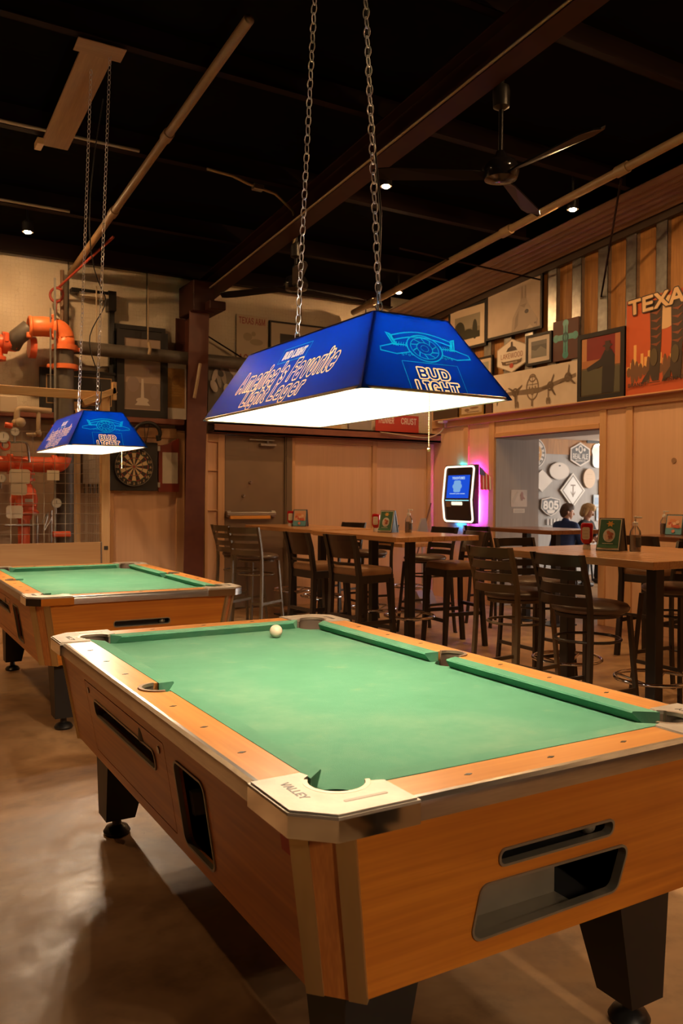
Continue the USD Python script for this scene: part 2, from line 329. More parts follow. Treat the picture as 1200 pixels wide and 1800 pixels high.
obj(col, 'clip', tube([(3.37, 9.15, 2.55), (3.39, 9.1, 2.75), (3.43, 9.12, 2.95)], .018), PIPETAN)
# corrugated strip along the top of the right wall
nx = 61; xs = np.linspace(6.36, 7.02, nx); zz = .020 * np.cos((xs - 6.36) / .66 * 2 * PI * 6)
rg = [np.r_[np.c_[xs, np.full(nx, yy), roof(yy) - .05 + zz], np.c_[xs[::-1], np.full(nx, yy), roof(yy) - .04 + zz[::-1]]] for yy in (FY, BY - .03)]
tag(obj(None, 'trim_3', loft(rg), mat('brown_corrugated_metal', (.20, .125, .085), (.25, .16, .11), rough=.38, metal=.5, scale=4)), kind='structure')
tag(obj(None, 'trim_4', [slab(7.02, RX - .08, FY, BY - .04, -.13, -.02)], mat('dark_wood_strip', (.05, .03, .018), rough=.6)), kind='structure')

# the next room seen through the opening
GREYW = wood('grey_board_z', (.33, .29, .27), (.27, .235, .22), 2, .55, 1.5)
struct('wall_passage', bx(RX + .16, 7.9, OY1, OY1 + .12, 0, 2.75), GREYW)
struct('wall_opening_reveal', [bx(RX + .001, RX + .16, OY1 - .012, OY1, 0, OZ), bx(RX + .001, RX + .16, OY0, OY0 + .012, 0, OZ), bx(RX + .001, RX + .5, OY0 + .012, OY1 - .012, OZ - .012, OZ)], GREYW)
struct('wall_sign', bx(7.9, 15, 10.82, 10.94, 0, 2.9), mat('grey_sign_wall', (.30, .28, .265), (.36, .335, .315), rough=.6, scale=2, stretch=(6, 1, .6)))
struct('trim_5', bx(7.95, 15, 10.80, 10.819, 2.2, 2.47), ORANGEPLY)
struct('ceiling_next_room', bx(RX + .161, 15, 3.5, 10.95, 2.47, 2.55), mat('next_room_ceiling', (.62, .55, .5), rough=.8))
struct('wall_next_room_right', bx(15, 15.12, 3.5, 10.95, 0, 2.55), mat('next_room_wall', (.5, .42, .34), rough=.8))
struct('wall_next_room_front', bx(RX + .161, 15, 3.4, 3.5, 0, 2.55), mat('next_room_wall', None))
wn = structx('window_1')
obj(wn, 'frame', [bx(14.93, 15.0, yy - .04, yy + .04, .7, 2.3) for yy in (4.4, 6.3, 8.2, 10.1)] + [bx(14.93, 15.0, 4.4, 10.1, zz_ - .04, zz_ + .04) for zz_ in (.7, 2.3)], paint((.3, .28, .25)))
obj(wn, 'pane', bx(14.985, 14.995, 4.4, 10.1, .7, 2.3), glow('daylight_pane', (1.0, .92, .82), FAR_WINDOW))

# ------------------------------------------------------------------ pool tables
def cloth_material():
    N = {'t': ('texture_coordinate', {}), 'n': ('noise_texture', {'scale': 2.2, 'detail': 6.0, 'roughness': .65}), 'n2': ('noise_texture', {'scale': 400.0, 'detail': 2.0}), 'n3': ('noise_texture', {'scale': 9.0, 'detail': 5.0, 'roughness': .7}),
         'r': ('rgb_ramp', {'ramp': [(.32, (.045, .185, .108)), (.5, (.06, .212, .130)), (.68, (.115, .25, .158))]}), 'r3': ('rgb_ramp', {'ramp': [(.60, (0, 0, 0)), (.74, (.5, .5, .5))]}),
         'x': ('mix', {'mix_type': 'mix', 'color2': (.17, .255, .135)}), 'b': ('bump', {'strength': .25, 'distance': .002}), 'p': ('principled_bsdf', {'roughness': .9, 'sheen_weight': .25, 'sheen_tint': (.5, .9, .6), 'specular_ior_level': .2})}
    Lk = [('t.object', 'n.vector'), ('t.object', 'n2.vector'), ('t.object', 'n3.vector'), ('n.fac', 'r.fac'), ('n3.fac', 'r3.fac'), ('r.color', 'x.color1'), ('r3.color', 'x.fac'), ('x.color', 'p.base_color'), ('n2.fac', 'b.height'), ('b.normal', 'p.normal')]
    return usdkit.material(stage, LK + 'green_cloth', N, Lk, surface='p.BSDF')
CLOTH = cloth_material()
CASTING = mat('cast_corner_metal', (.33, .28, .22), (.44, .38, .31), rough=.6, metal=.4, scale=7, bump=.1)
POCKET = mat('brown_pocket_rubber', (.075, .05, .033), (.12, .085, .06), rough=.6, scale=12)
def pool_table(loc, label):
    t = thing('pool_table', label, 'pool table', loc)
    HX, HY, RW, ZT, ZB = .645, 1.14, .10, .82, .785
    CB0, CB1, TX, TY, BXh, BYh, CH = .41, .775, .638, 1.133, .575, 1.095, .085
    # pockets
    CP = [(sx * .512, sy * 1.004) for sx in (-1, 1) for sy in (-1, 1)]; SP = [(sx * .562, 0) for sx in (-1, 1)]
    holes = unary_union([Point(p).buffer(.063, quad_segs=12) for p in CP] + [Point(p).buffer(.056, quad_segs=12) for p in SP])
    # playing bed
    obj(t, 'cloth_bed', moved(prism(sbox(-.555, -1.05, .555, 1.05).difference(holes), .03), (0, 0, ZB - .03)), CLOTH)
    # wooden rails
    for sx in (-1, 1):
        g = sbox(sx * (HX - RW), -.915, sx * HX, .915).difference(Point(sx * .562, 0).buffer(.066, quad_segs=12))
        obj(t, 'side_rail', moved(prism(g, .045), (0, 0, ZT - .045)), RAILY)
    for sy in (-1, 1):
        g = sbox(-.418, sy * (HY - RW), .418, sy * HY)
        obj(t, 'end_rail', moved(prism(g, .045), (0, 0, ZT - .045)), RAILX)
    # rubber cushions under cloth
    prof = [(-.0015, ZT + .0012), (.003, ZT + .0012), (.049, ZT - .001), (.052, ZT - .006), (.030, ZB + .001), (-.0015, ZB + .001)]
    def cushion(a_back0, a_back1, a_nose0, a_nose1, f):
        P = []
        for d, z in prof:
            k = d / .052; P.append(((a_back0 + (a_nose0 - a_back0) * k), d, z))
        Q = [((a_back1 + (a_nose1 - a_back1) * d / .052), d, z) for d, z in prof]
        return loft([[f(*p) for p in P], [f(*q) for q in Q]])
    for sx in (-1, 1):
        for sy in (-1, 1):
            obj(t, 'cushion', cushion(sy * .052, sy * .955, sy * .066, sy * .905, lambda a, d, z: (sx * (HX - RW - d), a, z)), CLOTH)
    for sy in (-1, 1):
        obj(t, 'cushion', cushion(-.455, .455, -.405, .405, lambda a, d, z: (a, sy * (HY - RW - d), z)), CLOTH)
    # chrome edge strip
    pr = [(0, ZT + .0005), (.008, ZT - .001), (.016, ZT - .008), (.0185, ZT - .018), (.0185, ZT - .046), (0, ZT - .046)]
    for sx in (-1, 1): obj(t, 'edge_strip', loft([[(sx * (HX + d), a, z) for d, z in pr] for a in (-.93, .93)]), DULLCHROME, 30)
    for sy in (-1, 1): obj(t, 'edge_strip', loft([[(a, sy * (HY + d), z) for d, z in pr] for a in (-.44, .44)]), DULLCHROME, 30)
    # corner castings
    for sx in (-1, 1):
        for sy in (-1, 1):
            L = Polygon([(-.672, -.915), (-.672, -1.098), (-.600, -1.166), (-.415, -1.166), (-.415, -1.040), (-.450, -1.028), (-.54, -.955), (-.548, -.915)])
            L = affinity.scale(L, -sx, -sy, origin=(0, 0)); hole = Point(sx * .512, sy * 1.004).buffer(.069, quad_segs=12)
            c = obj(t, 'corner_casting', [moved(prism(L.difference(hole), .006), (0, 0, ZT - .006)), moved(prism(L.buffer(-.005).difference(hole), .0045), (0, 0, ZT - .0005))], CASTING)
            obj(c, 'chrome_band', moved(prism(L.difference(hole), .042), (0, 0, ZT - .048)), CHROME)
            txt = text_poly('VALLEY', .019, True)
            tx = at(txt, sx * .612, sy * 1.01, rot=90 * (-1 if sx < 0 else 1))
            obj(c, 'lettering', moved(prism(tx, .0006), (0, 0, ZT + .004)), INK)
            obj(c, 'groove', moved(prism(affinity.translate(rrect(-.05, -.005, .05, .005, .004), sx * .505, sy * 1.108), .0006), (0, 0, ZT + .004)), mat('groove_shade', (.22, .17, .12), rough=.5))
    # pockets: rim and well
    for i, (px, py) in enumerate(CP + SP):
        corner = i < 4; r = .063 if corner else .056
        a0 = math.atan2(py, px) if corner else (0 if px > 0 else PI); sp = 1.75 if corner else 1.55
        aa = np.linspace(a0 - sp, a0 + sp, 21)
        def arc(ri, ro, z0, z1):
            return loft([[(px + ri * math.cos(a), py + ri * math.sin(a), z0), (px + ro * math.cos(a), py + ro * math.sin(a), z0), (px + ro * math.cos(a), py + ro * math.sin(a), z1), (px + ri * math.cos(a), py + ri * math.sin(a), z1)] for a in aa])
        pk = obj(t, 'pocket', arc(r, r + .008, ZB - .12, ZT - .004), POCKET, 40)
        obj(pk, 'pocket_rim', arc(r - .003, r + .008, ZT - .006, ZT + .0045), mat('pocket_rim_metal', (.30, .23, .17), rough=.45, metal=.6), 40)
        obj(pk, 'pocket_floor', moved(cyl((0, 0, 0), (0, 0, .01), r + .004, 20), (px, py, ZB - .13)), DARK)
    # sights
    sg = Polygon([(-.011, 0), (0, .0055), (.011, 0), (0, -.0055)])
    for sx in (-1, 1):
        for k in (-.72, -.48, -.24, .24, .48, .72): obj(t, 'sight', moved(prism(sg, .001), (sx * .6, k, ZT)), INK)
    for sy in (-1, 1):
        for k in (-.24, 0, .24): obj(t, 'sight', moved(prism(sg, .001), (k, sy * 1.095, ZT)), INK)
    # cabinet panels
    def side_map(s):
        def f(v):
            k = (v[:, 1] - CB0) / (CB1 - CB0); x = BXh + (TX - BXh) * k - v[:, 2]
            return np.c_[s * x, v[:, 0] * (1 - .035 * (1 - k)), v[:, 1]]
        return f
    def end_map(s):
        def f(v):
            k = (v[:, 1] - CB0) / (CB1 - CB0); yv = BYh + (TY - BYh) * k - v[:, 2]
            return np.c_[v[:, 0] * (1 - .10 * (1 - k)), s * yv, v[:, 1]]
        return f
    def fx(m, f):
        m = m.copy(); m.vertices = f(m.vertices)
        if m.volume < 0: m.invert()
        return m
    slot = rrect(-.13, .605, .59, .665, .022); trap = rrect(-.545, .455, -.315, .695, .03); door = rrect(-.235, .452, .70, .715, .008)
    W, H0 = TY - CH, CB0
    for s in (-1, 1):
        g = sbox(-W, CB0, W, CB1)
        if s < 0: g = g.difference(door.buffer(.0035)).difference(trap)
        p = obj(t, 'side_panel', fx(prism(g, .02), side_map(s)), LAMY)
        if s < 0:
            d = obj(t, 'ball_return_door', fx(prism(door.difference(slot), .02), side_map(s)), LAMY)
            obj(d, 'slot_trim', fx(moved(prism(ring(slot.buffer(-.004), .007), .012), (0, 0, -.004)), side_map(s)), LINER)
            obj(d, 'ball_tray', [fx(moved(prism(slot.buffer(.01), .004), (0, 0, .085)), side_map(s)), fx(moved(prism(sbox(-.135, .596, .595, .606), .07), (0, 0, .02)), side_map(s))], LINER)
            for q in (.655, -.185): obj(d, 'lock', fx(moved(prism(Point(q, .685).buffer(.011), .01), (0, 0, -.004)), side_map(s)), STEEL)
            obj(t, 'opening_trim', fx(moved(prism(ring(trap.buffer(-.004), .007), .014), (0, 0, -.004)), side_map(s)), LINER)
            obj(t, 'coin_mechanism', fx(moved(prism(sbox(-.56, .45, -.30, .70), .004), (0, 0, .14)), side_map(s)), DARK)
            obj(t, 'coin_slide', fx(moved(prism(rrect(-.335, .53, -.31, .60, .005), .03), (0, 0, .03)), side_map(s)), STEEL)
            obj(t, 'warning_sticker', fx(moved(prism(sbox(-1.035, .70, -.99, .755), .0008), (0, 0, -.0012)), side_map(s)), paint((.42, .03, .02)))
    We = TX - CH
    slot2 = rrect(-.178, .615, .186, .652, .016); tray2 = Polygon([(-.258, .458), (-.228, .582), (.255, .578), (.232, .466)]).buffer(-.025).buffer(.025, quad_segs=6)
    for s in (-1, 1):
        g = sbox(-We, CB0, We, CB1)
        if s < 0: g = g.difference(slot2).difference(tray2)
        obj(t, 'end_panel', fx(prism(g, .02), end_map(s)), LAMX)
        if s < 0:
            for hh in (slot2, tray2): obj(t, 'opening_trim', fx(moved(prism(ring(hh.buffer(-.003), .006), .024), (0, 0, -.004)), end_map(s)), LINER, 40)
            obj(t, 'ball_tray', [bx(-.26, .09, -1.02, -1.012, .455, .60), fx(bx(-.27, .10, .452, .458, .02, .10), end_map(s)), bx(-.27, -.26, -1.09, -1.01, .455, .60)], LINER)
            obj(t, 'ball_tray', [bx(-.2, .2, -1.06, -1.05, .60, .67), bx(-.2, .12, -1.1, -1.05, .608, .614)], BLACK)
            obj(t, 'cue_ball_knob', ball((.14, -1.075, .63), .02), LINER, True)
    # chamfered corner posts: wood with two metal strips
    for sx in (-1, 1):
        for sy in (-1, 1):
            def cp(f0, f1, off):
                R_ = []
                for z, X_, Y_, wx, wy in ((CB0 - .004, BXh, BYh, We * .9, W * .965), (CB1, TX, TY, We, W)):
                    A = np.array([X_, wy]); B = np.array([wx, Y_]); n_ = np.array([1, 1]) / 2 ** .5
                    a, b = A + (B - A) * f0, A + (B - A) * f1
                    R_.append([(sx * q[0], sy * q[1], z) for q in (a + n_ * off, b + n_ * off, b - n_ * .02, a - n_ * .02)])
                return loft(R_)
            c = obj(t, 'corner_post', cp(.0, 1.0, 0.001), LAMZ)
            obj(c, 'metal_strip', cp(-.06, .27, .005), mat('brass_toned_strip', (.40, .29, .13), (.5, .37, .19), rough=.36, metal=.8, scale=9, stretch=(1, 1, .2)))
            obj(c, 'metal_strip', cp(.73, 1.06, .005), mat('brass_toned_strip', None))
    obj(t, 'bottom_panel', moved(prism(Polygon([(-.56, -.95), (-.46, -1.07), (.46, -1.07), (.56, -.95), (.56, .95), (.46, 1.07), (-.46, 1.07), (-.56, .95)]), .018), (0, 0, CB0 + .002)), DARK)
    # legs
    for sx in (-1, 1):
        for sy in (-1, 1):
            cx, cy = sx * .405, sy * .93
            def q(x, y_, w, z): return [(x - w, y_ - w, z), (x + w, y_ - w, z), (x + w, y_ + w, z), (x - w, y_ + w, z)]
            lg = obj(t, 'leg', loft([q(cx + sx * .028, cy + sy * .03, .060, .075), q(cx, cy, .098, CB0 + .004)]), mat('black_leg_laminate', (.008, .007, .006), rough=.45))
            obj(lg, 'leveler_foot', moved(lathe([(.0, 0), (.052, 0), (.056, .012), (.045, .03), (.02, .04), (.016, .08), (0, .08)], 24), (cx + sx * .028, cy + sy * .03, 0)), BLACK, 40)
    return t
T1 = pool_table((1.36, 2.466, 0), 'near wood laminate pool table, green cloth with a white cue ball on it')
T2 = copy(T1, 'wood laminate pool table without any ball standing behind the near one, by the wire cage', (1.50, 6.10, 0))
T3 = copy(T1, 'wood laminate pool table beside the viewpoint, out of the picture', (1.42, -1.20, 0))
cb = obj(None, 'cue_ball', ball((1.594, 3.289, .786 + .0285), .0285, 4), mat('ivory_ball', (.64, .53, .40), rough=.18), True)
tag(cb, 'white cue ball lying on the green cloth of the near pool table', 'billiard ball')

# ------------------------------------------------------------------ hanging lamps over the pool tables
BLUE = (.008, .085, .42)
SHADE = sheet('blue_translucent_shade', BLUE, .6, (.003, .14, .52), .3)
DIFF = sheet('white_shade_lining', (.86, .83, .78), .32, (.9, .88, .85), .5)
BULB = glow('warm_bulb', (1.0, .75, .50), LAMP_BULB)
TEAL = sheet('teal_print', (.03, .32, .50), .7, (.02, .60, .80)); CRM = sheet('cream_print', (.86, .72, .55), .85, (1.0, .86, .62)); WHT = sheet('white_print', (.8, .8, .8), .6, (1, 1, 1))
def pool_lamp(label, x, y, z, chains, cat='pool table lamp'):
    t = thing('pool_table_lamp', label, cat, (x, y, z))
    def rr_(hx, hy, r, zz_):
        g = rrect(-hx, -hy, hx, hy, r, 5); return [(a, b, zz_) for a, b in list(g.exterior.coords)[:-1]]
    hb, lb, ht, lt, hh = .258, .572, .130, .432, .240
    obj(t, 'shade_lining', loft([rr_(hb - .007, lb - .007, .03, .002), rr_(ht - .004, lt - .004, .015, hh - .006), rr_(.01, .3, .008, hh - .006)], cap=False), DIFF, 30)
    e = rr_(hb, lb, .04, .004); obj(t, 'rim', tube(e, .0045, 6, closed=True), mat('pale_rim', (.75, .68, .58), rough=.25, metal=.6), True)
    e = rr_(ht, lt, .022, hh); obj(t, 'top_edge', tube(e, .0035, 6, closed=True), mat('blue_rim', (.02, .05, .3), rough=.25))
    for sx in (-1, 1):
        for sy in (-1, 1): obj(t, 'corner_rib', cyl((sx * (hb - .012), sy * (lb - .012), .012), (sx * (ht - .006), sy * (lt - .006), hh), .0035, 8), mat('blue_rim', None))
    for k in (-.3, 0, .3):
        b = obj(t, 'bulb', ball((0, k, .160), .032, 2), BULB, True)
        obj(b, 'socket', cyl((0, k, .19), (0, k, .232), .02, 12), WHITE)
    # print on the shade
    def face(s, end):
        """map of (right, up along the slope, out) onto a face of the shade; end: short face"""
        h0, h1 = (lb, lt) if end else (hb, ht); run = h0 - h1; sl = math.hypot(run, hh); nrm = (hh / sl, run / sl)
        def f(v):
            k = v[:, 1] / sl; o = h0 - run * k + nrm[0] * v[:, 2]; zz_ = hh * k + nrm[1] * v[:, 2]
            if end: return np.c_[-s * v[:, 0], s * o, zz_]
            return np.c_[s * o, s * v[:, 0], zz_]
        return f, sl
    cut = {}
    def put(name, g, s, end, m):
        f, _ = face(s, end); g = g.difference(unary_union(cut.get((s, end), [Polygon()]))); cut.setdefault((s, end), []).append(g)
        q = prism(g, .0016); q.vertices = f(q.vertices); obj(t, name, q, m)
    def neon(s_, w, h, o):
        g = fit(s_, w, h, True); return ring(g, o)
    for s in (-1, 1):
        # long faces
        a = at(fit("America's Favorite", .70, .090, True), .0, .133, shear=18); b = at(fit('Light Lager', .45, .082, True), -.03, .050, shear=18)
        for g in (a, b):
            g = unary_union([affinity.scale(q, .76, .93) for q in getattr(g, 'geoms', [g])])
            put('lettering', ring(g, .0056), s, False, CRM)
        lg = at(fit('BUD LIGHT', .155, .030, True), .005, .205, shear=10)
        fr = at(sbox(-.097, -.026, .097, .026), .005, .205, shear=10)
        put('lettering', lg.buffer(.0025), s, False, WHT); put('label_frame', ring(fr, .003), s, False, TEAL)
        # short faces
        g1 = at(fit('BUD', .105, .036, True), .0, .068); g2 = at(fit('LIGHT', .145, .044, True), .0, .018)
        clip = sbox(-.3, .004, .3, .3)
        put('lettering', unary_union([ring(g1, .0048), ring(g2, .0048).difference(g1.buffer(.0065))]).intersection(clip), s, True, CRM)
        put('label_frame', ring(sbox(-.095, -.02, .095, .104), .0024).intersection(clip), s, True, TEAL)
        cr = []
        c0 = (0, .158)
        for rr2, ww in ((.050, .004), (.040, .003), (.022, .003)): cr.append(ring(ell(*c0, rr2 * 1.15, rr2 * .9), ww))
        cr.append(ring(ell(*c0, .012, .010), .002))
        for k in range(10):
            an = k * PI / 5; cr.append(LineString([(c0[0] + .026 * math.cos(an), c0[1] + .021 * math.sin(an)), (c0[0] + .044 * math.cos(an + .3), c0[1] + .035 * math.sin(an + .3))]).buffer(.002))
        ban = Polygon([(-.105 + .21 * k / 12, .196 + .022 * math.sin(PI * k / 12)) for k in range(13)] + [(.105 - .21 * k / 12, .174 + .022 * math.sin(PI * k / 12)) for k in range(13)])
        cr.append(ban.difference(ban.buffer(-.0045)))
        for q in (-1, 1):
            tail = Polygon([(q * .105, .20), (q * .122, .205), (q * .108, .160), (q * .09, .158)]); cr.append(tail.difference(tail.buffer(-.0045))); cr.append(LineString([(q * .112, .2), (q * .099, .16)]).buffer(.0018))
            wing = Polygon([(q * .06, .165), (q * .105, .166), (q * .155, .150), (q * .158, .134), (q * .105, .126), (q * .055, .138)]); cr.append(wing.difference(wing.buffer(-.004)))
            for k in range(6): cr.append(LineString([(q * (.06 + .008 * k), .172), (q * (.066 + .008 * k), .158)]).buffer(.0012))
            for k in range(4): cr.append(Point(q * (.052 + .011 * k), .132 - .004 * (k % 2)).buffer(.004).difference(Point(q * (.052 + .011 * k), .132 - .004 * (k % 2)).buffer(.002)))
        cg = unary_union(cr).difference(g1.buffer(.003))
        wmax = lambda yy: ht + (hb - ht) * (1 - yy / .26)
        put('crest', cg.intersection(Polygon([(-hb + .01, 0), (hb - .01, 0), (ht - .004, .258), (-ht + .004, .258)])), s, True, TEAL)
    # the blue plastic, cut out where it is printed
    for (s, end), gs in cut.items():
        f, sl = face(s, end); w0, w1 = ((hb, ht) if end else (lb, lt))
        q = prism(Polygon([(-w0, 0), (w0, 0), (w1, sl), (-w1, sl)]).difference(unary_union(gs)), .0016); q.vertices = f(q.vertices); obj(t, 'shade_panel', q, SHADE)
    obj(t, 'shade_top', loft([rr_(ht, lt, .012, hh - .001), rr_(ht - .012, lt - .012, .02, hh + .004), rr_(.01, .3, .008, hh + .004)], cap=False), SHADE, 30)
    obj(t, 'pull_chain', [ball((.16, -.30, .10 - .0052 * k), .0024, 1) for k in range(44)] + [ball((.16, -.30, -.134), .006, 2)], mat('brass_beads', (.8, .62, .35), rough=.25, metal=.9))
    # hanging chains, link by link
    for (x0, y0, z0), (x1, y1, z1) in chains:
        c = sub(t, 'chain'); p, q = np.array((x0, y0, z0)), np.array((x1, y1, z1)); L = np.linalg.norm(q - p); n = int(L / .031); d = (q - p) / L
        side = np.cross(d, [1.0, 0, 0]); side /= np.linalg.norm(side); oth = np.cross(d, side)
        for k in range(n):
            cc = p + d * (.031 * (k + .5)); u = side if k % 2 else oth; u = u * math.cos(.5) + np.cross(d, u) * math.sin(.5)
            a = np.arange(12) * PI / 6
            ptsl = cc + np.cos(a)[:, None] * d * .0185 + np.sin(a)[:, None] * u * .0105
            obj(c, 'link', tube(ptsl, .0022, 5, closed=True), mat('zinc_chain', (.62, .60, .62), rough=.3, metal=.9), True)
    return t
LZ = 1.695
lampA = pool_lamp('blue pool table lamp with cream lettering hung by chains above the near table', 1.387, 2.40, LZ,
                  [((-.022, -.293, .245), (-.022, -.03, 3.09)), ((-.022, .257, .245), (-.022, -.035, 3.09))])
cord = obj(lampA, 'power_cord', tube([(.004, -.24, .25), (.02, -.23, .6), (.0, -.19, 1.0), (.015, -.10, 1.9), (.0, -.02, 2.85)], .0035, 6), BLACK, True)
lampB = pool_lamp('blue pool table lamp hung in front of the dartboard above the far table', 1.42, 6.02, 1.735,
                  [((.0, -.25, .245), (.03, -.48, 2.60)), ((0, .30, .245), (-.05, -.30, 2.58))])
lampC = copy(lampA, 'blue pool table lamp out of the picture, over the table beside the viewpoint', (1.42, -1.22, LZ))
obj(lampB, 'power_cord', tube(bez([(.004, -.25, .25), (.012, -.2, .55), (-.02, -.15, .8), (.10, -.1, 1.05), (.0, -.14, 1.3), (.03, -.3, 2.38)], 24), .004, 6), BLACK, True)

# ------------------------------------------------------------------ ceiling fittings
SPOT = glow('can_lamp_glow', (1.0, .57, .25), CAN_SPOT)
def can_light(label, x, y, drop, group=None):
    z = roof(y) - drop
    t = thing('can_light', label, 'ceiling light', (x, y, z), 0, group)
    obj(t, 'housing', lathe([(.0, .014), (.034, .012), (.035, .0), (.050, .0), (.052, .0), (.052, .09), (.03, .11), (.0, .11)], 20), BLACK, 40)
    obj(t, 'lens', lathe([(0, -.014), (.02, -.012), (.031, -.004), (.032, .011), (0, .011)], 20), SPOT)
    obj(t, 'stem', cyl((0, 0, .10), (0, 0, drop + .175), .012, 8), BLACK)
    return t
can_light('lit ceiling spot to the right of the long lamp chain, beside the dark rafter', 4.02, 6.12, .17)
can_light('lit ceiling spot under the right pipe, in front of the corrugated strip', 5.72, 5.56, .28)
can_light('lit ceiling spot above the orange pipe elbow at upper left', 1.43, 8.5, .15)
can_light('lit ceiling spot low behind the near lamp, beyond the second chain', 5.78, 8.5, .17)
for x, y in ((-.6, 8.3), (-.9, 5.4), (5.72, 2.75), (4.2, 3.0), (5.72, -.4)):
    can_light('ceiling spot out of the picture above the bar room', x, y, .17, 'ceiling spots outside the picture')

def fan(label, x, y, z0, zm, a0):
    t = thing('ceiling_fan', label, 'ceiling fan', (x, y, zm))
    top = roof(y) - .01 - zm
    obj(t, 'canopy', lathe([(.0, z0 - zm + .10), (.05, z0 - zm + .10), (.06, z0 - zm + .07), (.055, z0 - zm - .04), (.02, z0 - zm - .06), (0, z0 - zm - .06)], 20), BLACK, 40)
    obj(t, 'hanger', cyl((0, 0, z0 - zm), (0, 0, top), .02, 10), BLACK)
    obj(t, 'downrod', cyl((0, 0, .1), (0, 0, z0 - zm), .017, 10), mat('fan_rod', (.006, .005, .005), rough=.4, spec=.2), True)
    obj(t, 'motor', lathe([(.0, .17), (.03, .16), (.05, .11), (.10, .09), (.125, .05), (.125, .01), (.11, -.03), (.05, -.05), (0, -.05)], 28), mat('gloss_black', (.008, .007, .008), rough=.12), 35)
    for k in range(3):
        a = a0 + k * 2 * PI / 3
        m = loft([[(r, -w, -.006 * (1 if w > 0 else 1) - .012), (r, w, .012), (r, w, .018), (r, -w, -.006)] for r, w in ((.10, .03), (.2, .045), (.75, .07), (.85, .05), (.88, .02))])
        obj(t, 'blade', moved(m, (0, 0, -.005), rz=a), mat('fan_blade', (.003, .0025, .003), rough=.4, spec=.12))
    return t
fan('black ceiling fan hanging under the big dark rafter at upper right', 3.80, 4.36, 4.12, 3.62, .55)
fan('smaller-looking black ceiling fan far away, beside the rust column', 3.80, 7.42, 3.86, 3.52, .1)

# pipes and timber under the roof
def pipe_y(name, label, x, y0, y1, dz, r, m, couplings=()):
    t = thing(name, label, 'pipe', (x, y0, roof(y0) - dz)); sl = -SLOPE; n = 2
    obj(t, 'tube', cyl((0, 0, 0), (0, y1 - y0, sl * (y1 - y0)), r, 14), m, True)
    for yy, w in couplings: obj(t, 'coupling', cyl((0, yy - w - y0, sl * (yy - w - y0)), (0, yy + w - y0, sl * (yy + w - y0)), r * 1.28, 14), m, 30)
    return t
pipe_y('sprinkler_pipe', 'long tan pipe running under the roof at upper left', 2.06, 4.66, BY - .06, .13, .034, mat('yellowed_pipe', (.20, .115, .05), (.26, .155, .07), rough=.5, scale=7), [(6.2, .05), (7.75, .06)])
pipe_y('sprinkler_pipe', 'long tan pipe under the roof beside the right wall', 5.62, FY + .01, BY - .3, .21, .038, mat('tan_roof_pipe', (.30, .20, .11), (.36, .25, .14), rough=.45, scale=7), [(4.9, .06), (6.35, .07), (8.9, .08)])
t = thing('conduit', 'thin pale conduit that runs on top of the big dark rafter', 'conduit', (3.52, FY + .02, roof(FY) - .335))
obj(t, 'tube', cyl((0, 0, 0), (0, BY - .3 - FY, -SLOPE * (BY - .3 - FY) + .09), .010, 8), mat('pale_conduit', (.36, .28, .18), rough=.4, metal=.4), True)
t = thing('conduit', 'thin bent conduit that drops from a purlin to the far fan', 'conduit', (2.6, 6.76, 0))
obj(t, 'tube', tube([(0, 0, roof(6.83) - .03), (.25, .02, roof(6.83) - .035), (.40, .03, roof(6.83) - .07), (.7, .10, roof(6.83) - .08), (.98, .30, roof(7.1) - .10), (1.12, .5, roof(7.4) - .14), (1.16, .62, roof(7.5) - .22), (1.16, .66, 3.90)], .013, 8), mat('pale_conduit', None), True)
obj(t, 'junction_box', box((.50, .05, roof(6.85) - .075), (.10, .06, .05), .005), GALV)
for x0, x1, yp, nm in ((.6, 2.0, 6.80, 'first'), (1.05, 1.75, 8.22, 'second')):
    t = thing('conduit', f'straight pale conduit strapped along the {"nearer" if nm == "first" else "farther"} purlin at upper left', 'conduit', (x0, yp - .07, roof(yp) - .02))
    obj(t, 'tube', cyl((0, 0, 0), (x1 - x0, 0, 0), .014, 8), mat('pale_conduit', None), True)
# diagonal rod braces
for p, q, nm in (((5.95, 5.2, 4.30), (7.05, 6.42, 3.62), 'thin dark steel rod brace slanting down to the stud wall'), ((3.60, 9.53, 3.40), (5.0, 9.53, 2.72), 'thin dark steel rod brace slanting down from the rust column'), ((4.9, 7.2, 4.02), (7.05, 7.35, 4.02), 'thin dark steel rod running level in front of the animal drawing')):
    t = thing('rod_brace', nm, 'brace rod', p); obj(t, 'rod', cyl((0, 0, 0), tuple(np.array(q) - p), .010, 8), PURLIN, True)
    obj(t, 'nut', ball(tuple(np.array(q) - p), .018, 1), STEEL)
# plank that carries the far lamp
t = thing('ceiling_board', 'broad plain board fixed across two purlins at upper left', 'board', (1.37, 6.2, roof(6.2) - .035))
m = bx(-.105, .105, -.74, .74, -.008, .008, .002); m.vertices[:, 2] -= SLOPE * m.vertices[:, 1]; obj(t, 'board', m, wood('ceiling_board_y', (.32, .18, .08), (.24, .125, .055), 1, .55, 2.0))
m = bx(-.15, .16, -.77, -.62, -.014, -.006, .002); m.vertices[:, 2] -= SLOPE * m.vertices[:, 1]; obj(t, 'end_cleat', m, wood('ceiling_board_x', (.32, .18, .08), (.24, .125, .055), 0, .55, 2.0))
m = bx(-.15, -.10, .62, .76, -.05, .0, .002); obj(t, 'end_cleat', moved(m, (0, 0, -.06)), PINEX)

